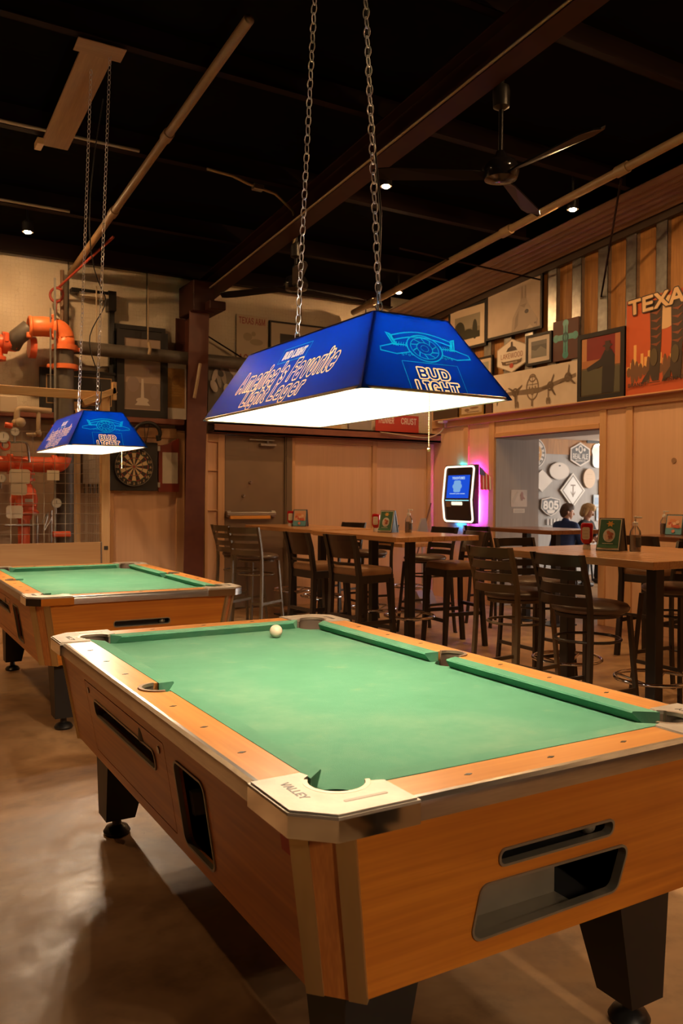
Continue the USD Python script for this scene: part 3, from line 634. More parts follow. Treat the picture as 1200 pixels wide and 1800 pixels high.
# ------------------------------------------------------------------ fire sprinkler riser behind the wire cage
def elbow(c, R, r, a0, a1, plane, m0=None, n=10):
    a = np.linspace(a0, a1, n); X, Y = R * np.cos(a), R * np.sin(a); Z = 0 * a
    P = {'xz': np.c_[X, Z, Y], 'yz': np.c_[Z, X, Y], 'xy': np.c_[X, Y, Z]}[plane] + np.array(c)
    return tube(P, r, 16)
def flange(p, q, r): return cyl(p, q, r, 18)
RYY = 9.25
rs = thing('sprinkler_riser', 'red and grey fire sprinkler riser with big orange elbow behind the wire cage', 'pipe riser', (1.915, RYY, 0))
obj(rs, 'top_elbow', [tube([(-.34, 0, 3.20), (-.20, 0, 3.215), (-.10, 0, 3.215)], .105, 18), elbow((-.10, 0, 3.10), .115, .105, PI / 2, 0, 'xz', n=9), tube([(.015, 0, 3.11), (.02, 0, 3.0)], .105, 18)], PIPEORANGE, True)
obj(rs, 'collar', [flange((.02, 0, 2.98), (.02, 0, 3.035), .135), box((.15, 0, 3.0), (.06, .05, .04), .008)], PIPEORANGE, 30)
obj(rs, 'collar', [flange((.02, 0, 2.775), (.02, 0, 2.825), .14), box((-.14, 0, 2.8), (.05, .05, .04), .008)], PIPEORANGE, 30)
obj(rs, 'collar', [torus(.112, .022, 24).apply_transform(trimesh.transformations.rotation_matrix(PI / 2, (0, 1, 0))).apply_translation((-.10, 0, 3.215)), box((-.10, 0, 3.33), (.05, .05, .05), .01), box((-.10, -.06, 3.11), (.06, .05, .05), .01)], PIPEORANGE, True)
obj(rs, 'collar', [torus(.105, .02, 24).apply_transform(trimesh.transformations.rotation_matrix(PI / 2, (0, 1, 0))).apply_translation((-.34, 0, 3.19)), box((-.36, -.05, 3.10), (.05, .05, .06), .01)], PIPEORANGE, True)
obj(rs, 'riser_pipe', cyl((.02, 0, .05), (.02, 0, 3.0), .095, 18), PIPEGREY, True)
obj(rs, 'cross_pipe', [tube([(-.34, 0, 3.19), (-.46, .05, 3.08), (-.50, .12, 3.0)], .09, 16)], PIPEGREY, True)
obj(rs, 'cross_tee', [tube([(-.70, .1, 3.02), (-.46, .1, 3.02)], .085, 16), flange((-.60, .1, 3.02), (-.55, .1, 3.02), .115), cyl((-.66, .1, 3.02), (-.66, .1, 2.86), .07), flange((-.66, .1, 2.83), (-.66, .1, 2.87), .10)], PIPERED, 30)
obj(rs, 'collar', flange((-.33, .12, 3.0), (-.26, .12, 3.0), .115), PIPERED, 30); obj(rs, 'lug', box((-.57, -.0, 3.06), (.05, .05, .1), .01), PIPERED)
obj(rs, 'header_pipe', [tube([(-.75, -.1, 1.735), (-.10, -.1, 1.735)], .082, 16), elbow((-.10, -.1, 1.82), .085, .082, -PI / 2, 0, 'xz'), flange((-.14, -.1, 1.735), (-.09, -.1, 1.735), .105), flange((-.58, -.1, 1.735), (-.53, -.1, 1.735), .105)], PIPERED, 30)
obj(rs, 'valve_body', [lathe([(0, 1.16), (.075, 1.16), (.08, 1.2), (.15, 1.22), (.15, 1.235), (.125, 1.26), (.14, 1.36), (.12, 1.46), (.07, 1.53), (.075, 1.66), (0, 1.66)], 24), box((0, -.13, 1.36), (.2, .06, .14), .012), flange((0, 0, 1.56), (0, 0, 1.585), .11), flange((0, 0, 1.625), (0, 0, 1.65), .11)] , PIPERED, 30, label='red alarm valve body')
_v = stage.GetPrimAtPath(rs.GetPath().pathString + '/valve_body'); UsdGeom.Xformable(_v).AddTranslateOp().Set(Gf.Vec3d(-.42, -.12, 0))
pl = obj(rs, 'valve_plate', box((-.40, -.285, 1.355), (.075, .004, .035), .001), paint((.6, .5, .4)))
obj(rs, 'valve_pipe', [cyl((-.42, -.12, .06), (-.42, -.12, 1.2), .06, 14)], PIPERED, True)
obj(rs, 'drain_pipe', [tube(bez([(-.50, -.15, 2.16), (-.49, -.15, 2.28), (-.42, -.15, 2.31), (-.15, -.15, 2.30)], 12), .032, 10), cyl((-.28, -.15, 2.29), (-.28, -.15, 2.05), .022, 10), ball((-.28, -.15, 2.06), .035), cyl((-.28, -.15, 2.05), (-.40, -.15, 2.04), .022, 10), ball((-.50, -.15, 2.16), .045), cyl((-.47, -.2, 2.16), (-.47, -.24, 2.16), .05, 12)], PIPETAN, True)
def gauge(x, z, r=.045, y=-.24):
    g = obj(rs, 'gauge', [moved(lathe([(0, 0), (r, 0), (r, .03), (0, .03)], 20), (x, y, z), rx=PI / 2), cyl((x, y + .01, z - r), (x, y + .01, z - r - .06), .01, 8)], STEEL, 30)
    obj(g, 'dial', moved(cyl((0, 0, 0), (0, 0, .002), r * .86, 20), (x, y - .0315, z), rx=PI / 2), paint((.62, .57, .5)))
    obj(g, 'needle', bx(x - .002, x + .002, y - .035, y - .0335, z - .01, z + r * .6), INK)
gauge(-.12, 1.33, .052); gauge(-.53, 2.06); gauge(-.66, 1.58); gauge(-.64, 2.0, .06)
for m_ in [tube(bez([(-.62, -.2, 1.95), (-.45, -.22, 1.96), (-.40, -.22, 1.92), (-.38, -.22, 1.75)], 10), .014, 6), tube(bez([(-.25, -.2, 1.12), (-.2, -.22, 1.2), (-.24, -.24, 1.05), (-.15, -.22, 1.2)], 14), .008, 6), cyl((-.62, -.2, 1.1), (-.3, -.2, 1.1), .014, 6), cyl((-.3, -.18, .7), (-.3, -.18, 1.2), .014, 6), cyl((-.16, -.2, .8), (-.16, -.2, 1.25), .012, 6), cyl((-.6, -.2, 1.22), (-.46, -.2, 1.28), .02, 8)]: obj(rs, 'small_pipe', m_, DULLCHROME, True)
obj(rs, 'red_handle', [tube([(-.55, -.22, 2.12), (-.62, -.22, 2.13)], .03, 10), moved(torus(.045, .012, 16), (-.62, -.24, 1.92), rx=PI / 2), tube([(-.15, -.2, 2.13), (0.02, -.2, 2.13)], .022, 8), box((-.06, -.22, 1.0), (.18, .08, .06), .01)], PIPERED, True)
obj(rs, 'strut', [bx(-.115, -.095, -.12, -.10, .02, 3.72), bx(-.155, -.14, -.10, -.09, 2.5, 3.4)], GALV)
t = thing('paper_tag', 'small blank cream tag hung in the cage beside the riser valve', 'tag', (1.76, 8.98, 1.62)); obj(t, 'card', box((0, 0, 0), (.125, .003, .105), .001), CREAM); obj(t, 'wire', cyl((0, .0, .05), (0, .26, .12), .003, 6), STEEL)
t = thing('control_box', 'pale square control box above the pipes in the cage', 'box', (1.34, 9.14, 2.30)); obj(t, 'case', box((0, 0, .05), (.17, .1, .17), .008), mat('box_cream', (.50, .40, .29), rough=.5)); obj(t, 'bracket', box((0, .25, .05), (.05, .45, .04)), GALV)
for dx, dz, w, h, nm in ((1.42, 1.60, .20, .15, 'upper'), (1.41, 1.47, .16, .12, 'middle'), (1.37, 1.24, .16, .13, 'lower')):
    t = thing('valve_tag', f'pale hanging sign plate in the cage, the {nm} one left of the red valve', 'sign', (dx, 8.92, dz)); obj(t, 'plate', wallflat(rrect(-w / 2, -h / 2, w / 2, h / 2, .03), .004), mat('tag_cream', (.58, .47, .34), rough=.5)); obj(t, 'wire', cyl((0, 0, h / 2), (.05, .22, h / 2 + .10), .003, 6), STEEL)
t = thing('electrical_panel', 'narrow grey panel box on the wall behind the cage', 'electrical box', (2.24, BY - .03, 1.55)); obj(t, 'case', bx(-.06, .16, -.10, 0, 0, .46, .006), mat('panel_grey', (.36, .31, .26), rough=.45)); obj(t, 'conduit', [cyl((x, -.05, -.12), (x, -.05, 0), .012, 8) for x in (-.02, .03, .08, .12)], PIPEGREY)
# big dark main along the back wall
t = thing('main_pipe', 'thick dark pipe running level along the upper back wall', 'pipe', (1.6, 9.34, 3.045))
obj(t, 'tube', cyl((.43, .014, 0), (1.80, .06, 0), .075, 18), PIPEGREY, True); obj(t, 'tube', cyl((1.80, .06, 0), (3.95, .1, 0), .075, 18), PIPEGREY, True)
for x in (1.28,): h = obj(t, 'hanger', [cyl((x, 0, .07), (x, 0, .78), .008, 6), tube([(x - .012, -.08, -.02), (x, -.085, .05), (x, -.02, .12)], .02, 6)], PIPETAN, True)
obj(t, 'rod', cyl((.70, 0.02, .07), (.70, .02, .70), .007, 6), PIPETAN)
t = thing('wall_conduit', 'rusty upright conduit rising to the roof beside the orange elbow', 'conduit', (1.955, 9.48, 2.9)); obj(t, 'tube', cyl((0, 0, 0), (0, 0, 1.0), .022, 8), mat('rusty_conduit', (.16, .09, .05), rough=.6), True); obj(t, 'red_coil', [moved(torus(.075, .016, 20, 6), (-.08, -.1, .70), ry=PI / 2, rz=.9), tube([(-.08, -.1, .62), (-.1, -.12, .45)], .012, 6), tube([(-.06, -.1, .78), (.15, -.6, 1.0), (.3, -1.0, 1.15)], .014, 6)], mat('red_hose', (.30, .04, .02), rough=.45), True)
t = thing('wall_heater', 'dark bracket box high on the back wall behind the lamp chains', 'bracket', (2.36, BY - .02, 3.62)); obj(t, 'plate', [bx(-.30, .18, -.12, 0, .06, .11), bx(.10, .19, -.14, 0, -.1, .12), bx(.13, .19, -.06, 0, -.9, -.1)], BLACK); obj(t, 'pale_cover', bx(-.22, .1, -.14, -.02, .03, .07), paint((.45, .38, .28)))

# wire cage of timber and mesh in front of the riser
cg = thing('wire_cage', 'timber framed wire mesh cage enclosing the sprinkler pipes', 'cage', (2.12, 8.42, 0))
obj(cg, 'corner_post', bx(.0, .085, 0, .085, 0, 2.46, .004), PINE)
obj(cg, 'top_beam', bx(-1.8, .0, .0, .045, 2.375, 2.46, .004), PINEX)
obj(cg, 'rear_post', bx(-.06, .03, 1.05, 1.14, 0, 2.46, .004), PINE); obj(cg, 'side_beam', bx(.045, .085, .085, 1.05, 2.40, 2.46, .004), wood('pine_y', (.66, .42, .2), (.52, .3, .12), 1, .6, 3.0))
obj(cg, 'bracket', [moved(bx(-.22, .13, -.02, .02, 0, .06, .003), (.03, -.03, 2.40), ry=-.42), bx(.10, .14, -.05, .0, 2.38, 2.56, .003)], PINEX)
obj(cg, 'bracket', [bx(-.19, -.02, .3, .38, 2.15, 2.30, .004), bx(-.19, -.13, .25, .38, 2.0, 2.3, .004)], PINEX)
obj(cg, 'kick_panel', moved(bx(-1.9, -.025, -.07, -.045, .0, .945, .003), (0, 0, 0)), wood('kick_plywood_x', (.50, .30, .14), (.42, .23, .1), 0, .35, 2.0))
obj(cg, 'edge_trim', bx(-.025, -.012, -.075, -.04, 0, .95), DULLCHROME)
w = [cyl((-.045 - .1015 * k, .02, .86), (-.045 - .1015 * k, .02, 2.02), .0028, 5) for k in range(16)] + [cyl((-1.7, .02, .93 + .1 * k), (.0, .02, .93 + .1 * k), .0028, 5) for k in range(12)]
w += [cyl((.07, .1 + .1 * k, .1), (.07, .1 + .1 * k, 2.0), .0025, 5) for k in range(10)] + [cyl((.07, .085, .1 + .1 * k), (.07, 1.1, .1 + .1 * k), .0025, 5) for k in range(20)]
obj(cg, 'wire_mesh', w, mat('mesh_wire', (.50, .42, .33), rough=.35, metal=.7), kind='stuff')
obj(cg, 'latch', box((.045, -.003, .88), (.04, .008, .04), .002), INK)

# ------------------------------------------------------------------ pictures and signs
def art(name, label, cat, loc, rot, w, h, frame=0, fmat=None, base=CREAM, mount=None, depth=.02, tilt=0.0, group=None, board=None):
    """a picture standing with its foot at loc; its own x runs right, z up, -y towards the viewer. returns (thing, put)"""
    t = thing(name, label, cat, loc, rot, group)
    def tl(m):
        m = m.copy()
        if tilt: m.apply_transform(trimesh.transformations.rotation_matrix(tilt, (1, 0, 0)))
        return m
    shp = board if board is not None else sbox(-w / 2, 0, w / 2, h)
    obj(t, 'board', tl(wallflat(shp, depth * .6)), base)
    if frame:
        o = sbox(-w / 2, 0, w / 2, h)
        obj(t, 'frame', tl(wallflat(o.difference(o.buffer(-frame, join_style=2)), depth)), fmat or FRAMEB)
    if mount:
        i = sbox(-w / 2 + frame, frame, w / 2 - frame, h - frame)
        obj(t, 'mount', tl(wallflat(i.difference(i.buffer(-mount[0], join_style=2)), .001, depth * .6)), mount[1])
    lay = [0]
    def put(nm, g, m, smooth=False):
        lay[0] += 1
        return obj(t, nm, tl(wallflat(g, .0008, depth * .6 + .0009 * lay[0])), m)
    return t, put
def on_right(y0, y1): return (RX - .088, (y0 + y1) / 2)
RR = -90.0
ORG = paint((.50, .09, .022)); DKB = paint((.05, .03, .018)); TANP = paint((.62, .40, .20)); SEPIA = paint((.20, .14, .09))
# --- right wall, along the ledge
# boots poster with cut-out lettering
px, py = on_right(5.15, 6.07)
hdr = Polygon([(-.46, .82), (.46, .86), (.46, 1.05), (-.46, 1.01)])
t, put = art('travel_poster', 'large orange boots poster reading TEXAS leaning on the ledge at the right edge', 'poster', (px, 5.60, 2.502), RR, .92, 1.0, base=ORG, depth=.016)
put('sky_line', unary_union([sbox(-.45 + .045 * k, .22, -.45 + .045 * k + .035, .22 + [.08, .12, .30, .10, .2, .16, .22, .13, .1, .18, .12, .08, .15, .1, .2, .1, .07, .12, .09, .1][k]) for k in range(20)]), paint((.75, .40, .12)))
put('sky_line', unary_union([ell(-.42 + .05 * k, .24, .028, .05 + .03 * ((k * 7) % 4)) for k in range(18)]), paint((.16, .07, .03)))
put('sun', ell(.02, .80, .17, .17), TANP)
for sx, x0 in ((1, -.10), (1, .16)):
    boot = Polygon([(x0 - .06, .94), (x0 + .10, .94), (x0 + .085, .50), (x0 + .07, .22), (x0 + .06, .12), (x0 - .02, .12), (x0 - .05, .20), (x0 - .06, .14), (x0 - .16, .10), (x0 - .14, .145), (x0 - .06, .24), (x0 - .045, .50)])
    put('boot', boot, DKB)
    for k in range(5): put('boot_pattern', Polygon([(x0 - .045, .50 + .08 * k), (x0 + .03, .47 + .08 * k), (x0 + .085, .52 + .08 * k), (x0 + .03, .50 + .08 * k)]), paint((.22, .06, .02)))
    put('boot_pattern', ell(x0 - .0, .36, .045, .09), paint((.10, .07, .03)))
tx = at(fit('TEXAS', .84, .155, True), 0, .93, rot=2.5)
put('lettering_edge', tx.buffer(.014), DKB); put('lettering', tx.buffer(.003), TANP)
put('lettering', at(fit('BRANIFF', .25, .04, True), -.29, .10), DKB); put('lettering', at(fit('AIRWAYS', .30, .045, True), .17, .12), DKB); put('rule', sbox(-.14, .098, -.01, .106), DKB)
# man in a hat seen from behind
t, put = art('framed_picture', 'black framed picture of a person in a hat against a red sky', 'picture', (RX - .088, 6.40, 2.502), RR, .66, .745, .05, FRAMEB, paint((.16, .10, .045)), depth=.03)
put('sky', sbox(-.27, .36, .27, .69), paint((.20, .014, .010))); put('sky', sbox(-.27, .36, -.20, .69), paint((.5, .22, .08))); put('sky', sbox(.20, .36, .27, .69), paint((.42, .15, .06)))
put('haze', sbox(-.26, .36, .24, .44), paint((.40, .15, .05))); put('water', sbox(-.27, .06, .27, .34), paint((.09, .08, .045)))
put('figure', unary_union([Polygon([(-.20, .36), (.0, .44), (.06, .53), (.15, .53), (.2, .46), (.2, .33), (.19, .06), (.02, .06), (.03, .36), (-.18, .32)])]), paint((.02, .014, .012)))
put('figure', unary_union([ell(.10, .555, .035, .045), ell(.10, .575, .07, .014), sbox(.065, .575, .135, .625)]), paint((.05, .025, .018)))
# bomber drawing on a canvas
t, put = art('canvas_print', 'pale canvas with a drawing of a propeller aircraft seen from the front', 'picture', (RX - .088, 7.455, 2.502), RR, 1.43, .475, base=mat('canvas_paper', (.60, .50, .39), (.66, .56, .45), rough=.7), depth=.035)
put('wing', Polygon([(-.66, .20), (-.12, .17), (.10, .17), (.70, .29), (.70, .335), (.14, .235), (-.12, .235), (-.66, .23)]), SEPIA)
put('nose', ell(.0, .24, .11, .15).difference(ell(.0, .24, .09, .13)), SEPIA); put('nose', unary_union([ell(0, .36, .06, .05).difference(ell(0, .36, .045, .035)), sbox(-.004, .1, .004, .4), sbox(-.1, .28, .1, .286), ell(0, .20, .03, .05), ell(-.05, .24, .012, .025), ell(.05, .24, .012, .025)]), SEPIA)
for ex, ez in ((-.60, .22), (-.30, .215), (.30, .23), (.58, .30)):
    eng = [ell(ex, ez, .055, .055).difference(ell(ex, ez, .035, .035)), ell(ex, ez, .018, .018)]
    for k in range(3):
        a = .9 + k * 2.09 + ex; eng.append(Polygon([(ex + .02 * math.cos(a + 1.2), ez + .02 * math.sin(a + 1.2)), (ex + .15 * math.cos(a), ez + .15 * math.sin(a)), (ex + .13 * math.cos(a - .12), ez + .13 * math.sin(a - .12)), (ex + .02 * math.cos(a - 1.2), ez + .02 * math.sin(a - 1.2))]))
    put('engine', unary_union(eng), paint((.13, .085, .05)))
for ex in (-.27, .27): put('landing_gear', unary_union([sbox(ex - .008, .06, ex + .008, .2), ell(ex - .02, .06, .014, .04), ell(ex + .02, .06, .014, .04)]), SEPIA)
put('landing_gear', sbox(-.012, .02, .012, .10), SEPIA)
# cross on a dark board
t, put = art('cross_board', 'dark brown board with a turquoise cross above the canvas', 'wall decoration', (RX - .08, 6.94, 3.01), RR, .40, .465, base=paint((.085, .025, .014)), depth=.02)
TQ = mat('turquoise_paint', (.02, .20, .18), (.035, .28, .25), rough=.4, scale=20)
put('cross', unary_union([sbox(-.035, .07, .035, .42), sbox(-.14, .23, .14, .295)] + [ell(x, z, .045, .045) for x, z in ((-.15, .262), (.15, .262), (0, .42), (0, .06))]), TQ); put('cross', unary_union([ell(0, .26, .05, .06).difference(ell(0, .26, .025, .035)), sbox(-.006, .09, .006, .40)]), paint((.01, .09, .09)))
# small framed landscape
t, put = art('framed_picture', 'small white-mounted landscape in a black frame beside the hexagon sign', 'picture', (RX - .08, 7.365, 3.015), RR, .43, .37, .03, FRAMEB, paint((.10, .095, .08)), (.055, paint((.58, .50, .42))), depth=.03)
put('hill', Polygon([(-.13, .085), (.13, .085), (.13, .16), (.03, .215), (-.05, .17), (-.13, .19)]), paint((.20, .19, .16))); put('sky', sbox(-.13, .235, .13, .285), paint((.16, .15, .135)))
# hexagon brewery sign
hx_ = affinity.translate(hexa(0, 0, .55, .42), 0, .21)
t, put = art('hexagon_sign', 'white hexagonal sign reading LAKEWOOD', 'sign', (RX - .08, 7.84, 2.975), RR, .55, .42, base=paint((.68, .60, .50)), depth=.03, board=hx_)
put('border', hx_.difference(hx_.buffer(-.010)), paint((.35, .28, .2)))
put('lettering', at(fit('LAKEWOOD', .40, .065), 0, .215), paint((.28, .10, .05)))
put('emblem', unary_union([Polygon([(-.10, .27), (.10, .27), (.07, .31), (.02, .33), (.015, .385), (-.015, .385), (-.02, .33), (-.07, .31)])]), paint((.06, .04, .03)))
put('ribbon', Polygon([(-.15, .15), (.15, .15), (.19, .165), (.17, .115), (.1, .10), (-.1, .10), (-.17, .115), (-.19, .165)]), paint((.12, .07, .04))); put('lettering', at(fit('BREWING CO', .2, .02, True), 0, .125), paint((.6, .5, .4))); put('seal', ell(0, .088, .035, .03), paint((.45, .06, .03)))
# big animal drawing
t, put = art('framed_drawing', 'large drawing of a long-eared animal head in a black frame', 'picture', (RX - .085, 7.815, 3.44), RR, 1.02, .66, .03, FRAMEB, mat('drawing_paper', (.46, .36, .27), (.52, .42, .32), rough=.8), depth=.03)
hd = Polygon([(-.02, .03), (.0, .20), (.10, .33), (.14, .40), (.155, .56), (.175, .42), (.20, .42), (.215, .56), (.225, .40), (.26, .33), (.36, .20), (.42, .12), (.41, .06), (.36, .04), (.30, .10), (.2, .03)])
put('animal', hd.buffer(.01), paint((.34, .26, .19))); put('animal', unary_union([Polygon([(.02, .05), (.04, .2), (.10, .28), (.08, .1)]), Polygon([(.15, .42), (.157, .53), (.168, .42)]), Polygon([(.205, .42), (.215, .53), (.22, .41)]), Polygon([(.12, .34), (.24, .35), (.2, .30)])]), paint((.22, .16, .115)))
put('eye', ell(.24, .25, .035, .026), paint((.05, .035, .025))); put('eye', ell(.39, .085, .02, .012), paint((.12, .08, .06)))
# framed landscape near the corner, and a small one under it
t, put = art('framed_picture', 'black framed photo of trees with a wide cream mount near the corner', 'picture', (RX - .08, 8.72, 3.395), RR, .80, .59, .035, FRAMEB, paint((.20, .17, .11)), (.10, paint((.60, .48, .34))), depth=.03)
put('sky', sbox(-.26, .28, .26, .455), paint((.28, .24, .17))); put('tree', unary_union([ell(-.16, .27, .11, .12), ell(.16, .25, .05, .13), sbox(-.26, .14, .26, .22), ell(.02, .22, .1, .05)]), paint((.035, .035, .02)))
t, put = art('framed_picture', 'small framed picture partly hidden by the corner of the near lamp', 'picture', (RX - .08, 8.40, 3.0), RR, .40, .25, .025, FRAMEB, paint((.55, .45, .32)), depth=.025); put('scene', sbox(-.12, .06, .12, .18), paint((.3, .3, .22)))
t, put = art('framed_picture', 'small gilt framed picture standing on the ledge below the near lamp', 'picture', (RX - .088, 8.60, 2.502), RR, .50, .17, .03, mat('old_gilt', (.30, .18, .05), (.4, .25, .08), rough=.4, metal=.4), paint((.52, .40, .26)), depth=.03); [put('scene', g_, paint((.22, .13, .07))) for g_ in (ell(-.1, .08, .05, .02), ell(.05, .1, .09, .015), sbox(-.1, .045, .15, .055))]
t, put = art('framed_picture', 'dark brown picture lying low on the ledge beside the canvas', 'picture', (RX - .088, 8.26, 2.502), RR, .12, .20, 0, None, paint((.10, .04, .025)), depth=.03)
t, put = art('leaning_board', 'long dark board standing on the ledge in the room corner', 'board', (RX - .088, 9.18, 2.502), RR, .55, .22, 0, None, paint((.07, .04, .022)), depth=.03)
t = thing('wall_sensor', 'small white sensor on the wall corner above the plywood', 'sensor', (RX - .03, 9.27, 2.47), RR); obj(t, 'body', bx(-.06, .06, -.09, 0, -.015, .025, .008), WHITE); obj(t, 'arm', bx(-.01, .03, -.04, 0, -.08, -.01, .004), paint((.35, .22, .13)))
# --- back wall, above the beams
zb_ = 2.312
t, put = art('banner_sign', 'pale sign reading TEXAS A&M AGGIES on the back wall', 'sign', (4.29, BY - .03, 3.06), 0, .42, .63, base=paint((.42, .32, .22)), depth=.015)
MAR = paint((.25, .045, .03)); put('lettering', at(fit('TEXAS A&M', .36, .085, True), 0, .56), MAR); put('lettering', at(fit('AGGIES', .38, .12, True), 0, .08), MAR); put('crest', unary_union([ell(-.06, .36, .06, .05), ell(.06, .30, .09, .04), ell(.02, .40, .03, .03)]), paint((.30, .23, .14)))
t, put = art('framed_picture', 'wide black framed picture with pale mount beside the maroon lettered sign', 'picture', (5.02, BY - .02, 3.02), 0, .98, .64, .022, FRAMEB, paint((.03, .022, .018)), (.13, paint((.42, .34, .25))), depth=.03); put('figure', sbox(-.2, .2, .2, .3), paint((.06, .04, .03)))
t, put = art('framed_picture', 'grey mottled photograph right of the rust column, on the beam', 'picture', (3.98, BY - .12, zb_), 0, .62, .73, 0, None, paint((.10, .085, .07)), depth=.02)
for k in range(26): put('tone', affinity.rotate(ell(RNG.uniform(-.25, .25), RNG.uniform(.1, .64), RNG.uniform(.015, .05), RNG.uniform(.03, .12)), RNG.uniform(-50, 50)).intersection(sbox(-.3, .01, .3, .72)), [paint((.40, .35, .3)), paint((.03, .025, .02)), paint((.22, .18, .14))][k % 3])
t, put = art('framed_picture', 'tall black framed picture of a white monument behind glass', 'picture', (2.86, BY - .11, 2.325), 0, .60, 1.0, .085, FRAMEB, paint((.33, .23, .17)), depth=.04)
put('scene', sbox(-.21, .1, .21, .4), paint((.22, .15, .11))); put('monument', unary_union([Polygon([(-.02, .2), (.02, .2), (.012, .45), (-.012, .45)]), ell(0, .2, .075, .03), Polygon([(-.09, .14), (.09, .14), (.04, .2), (-.04, .2)])]), paint((.5, .42, .34))); [put('scene', g_, paint((.24, .17, .14))) for g_ in (ell(-.11, .38, .07, .09), ell(.14, .3, .05, .08))]
t, put = art('framed_picture', 'dark empty box frame above the monument picture, behind the pipe', 'picture', (2.86, BY - .01, 3.16), 0, .60, .24, .05, FRAMEB, paint((.04, .028, .02)), depth=.05)
t, put = art('framed_picture', 'ochre page on white mount standing against the rust column', 'picture', (3.25, BY - .10, 2.33), 0, .30, .74, 0, None, paint((.72, .62, .52)), depth=.02)
put('page', sbox(-.08, .13, .13, .60), mat('ochre_page', (.42, .22, .06), (.34, .17, .04), rough=.7, scale=25)); put('page_mark', unary_union([ell(.02, .46, .05, .06), ell(.02, .22, .08, .05)] + [sbox(-.05, .26 + .03 * k, .1, .268 + .03 * k) for k in range(5)]), paint((.3, .15, .04)))
t, put = art('framed_picture', 'wide black frame with thin gold line half hidden behind the cage', 'picture', (2.15, BY - .09, 2.33), 0, .86, .49, .03, FRAMEB, paint((.02, .015, .012)), depth=.03); put('line', sbox(-.36, .1, .36, .42).difference(sbox(-.35, .11, .35, .41)), paint((.35, .22, .1)))
t, put = art('red_sign', 'red and white sign on the beam below the near lamp', 'sign', (6.45, BY - .12, zb_), 0, .72, .24, base=paint((.42, .045, .03)), depth=.015); put('lettering', unary_union([at(fit('THINNER', .26, .09, True), -.19, .16), at(fit('CRUST', .26, .09, True), .19, .16)]), paint((.68, .55, .47)))
t, put = art('white_box_sign', 'low pale box lying on the beam above the door', 'box', (4.93, BY - .12, zb_), 0, .46, .075, base=paint((.62, .52, .44)), depth=.16)
t, put = art('leaning_board', 'short light timber board lying on the beam above the panels', 'board', (5.35, BY - .12, zb_), 0, .34, .09, base=paint((.5, .31, .14)), depth=.1)
t, put = art('leaning_board', 'grey stone-coloured board on the beam left of the red sign', 'board', (5.83, BY - .12, zb_), 0, .36, .16, base=paint((.26, .22, .2)), depth=.06)
t = thing('cable', 'thin pale cable drooping along the beam into the corner', 'cable', (6.1, BY - .235, 2.28)); obj(t, 'wire', tube(bez([(0, 0, .01), (.3, -.01, -.01), (.6, -.01, -.03), (.8, -.02, -.025), (.93, -.06, .03), (1.0, -.1, .12)], 20), .008, 6), mat('pale_cable', (.5, .38, .26), rough=.5), True)

# dartboard in its open cabinet
t = thing('dartboard_cabinet', 'dartboard in an open black cabinet with red door', 'dartboard', (2.76, BY - .065, 1.47))
obj(t, 'cabinet_back', bx(-.29, .29, -.05, 0, 0, .565, .004), paint((.018, .014, .012)))
C0 = (.0, -.053, .277)
def wdg(r0, r1, off, m, nm):
    gs = [Polygon([(r0 * math.cos(a), r0 * math.sin(a))] + [(r1 * math.cos(a + PI / 10 * q / 4), r1 * math.sin(a + PI / 10 * q / 4)) for q in range(5)] + [(r0 * math.cos(a + PI / 10), r0 * math.sin(a + PI / 10))]) for a in [PI / 20 + k * PI / 10 for k in range(off, 20, 2)]]
    for g in gs: obj(bd, nm, moved(wallflat(g, .002, .024), C0), m)
bd = obj(t, 'board', moved(wallflat(Point(0, 0).buffer(.225, quad_segs=16), .024), C0), paint((.02, .017, .014)))
dC, dK, dR, dG = paint((.56, .40, .22)), paint((.035, .02, .014)), paint((.30, .03, .02)), paint((.03, .10, .045))
for r0, r1, ma, mb in ((.016, .099, dC, dK), (.099, .107, dG, dR), (.107, .162, dC, dK), (.162, .170, dG, dR)): wdg(r0, r1, 0, ma, 'segment'); wdg(r0, r1, 1, mb, 'segment')
obj(bd, 'number_ring', [moved(wallflat(Point(0, 0).buffer(.224).difference(Point(0, 0).buffer(.221)), .004, .024), C0)], STEEL)
for k, s_ in enumerate([6, 13, 4, 18, 1, 20, 5, 12, 9, 14, 11, 8, 16, 7, 19, 3, 17, 2, 15, 10]):
    a = k * PI / 10; obj(bd, 'number', moved(wallflat(at(text_poly(str(s_), .026, True), .196 * math.cos(a), .196 * math.sin(a)), .002, .024), C0), dC)
obj(bd, 'bullseye', moved(wallflat(Point(0, 0).buffer(.014), .003, .024), C0), dR)
d = obj(t, 'cabinet_door', moved(wallflat(Polygon([(0, 0), (.25, 0), (.25, .64), (.20, .62), (.10, .565), (0, .55)]), .025), (.31, -.0, -.01), rz=.0), mat('cherry_door', (.19, .028, .014), (.24, .04, .02), rough=.4, scale=3, stretch=(4, 4, .5)))
obj(d, 'score_sheet', moved(wallflat(sbox(.045, .10, .235, .47), .002, .026), (.31, 0, -.01)), mat('score_sheet', (.52, .45, .36), (.60, .52, .42), rough=.6, scale=10))
for z in (.07, .50): obj(t, 'hinge', bx(.285, .32, -.06, -.02, z - .03, z + .03, .004), STEEL)
t = thing('dartboard_light', 'black arched spotlight holder above the dartboard', 'lamp', (2.88, BY - .17, 2.15))
obj(t, 'arch', tube(bez([(-.13, -.02, -.08), (-.11, -.04, .05), (.02, -.05, .11), (.14, -.04, .06), (.165, -.02, -.05)], 16), .022, 8), BLACK, True)
for x, z in ((-.13, -.11), (.0, -.19), (.16, -.09)): obj(t, 'spot_head', cyl((x, -.02, z), (x - .02, -.03, z + .06), .03, 12, .024), BLACK, 30)
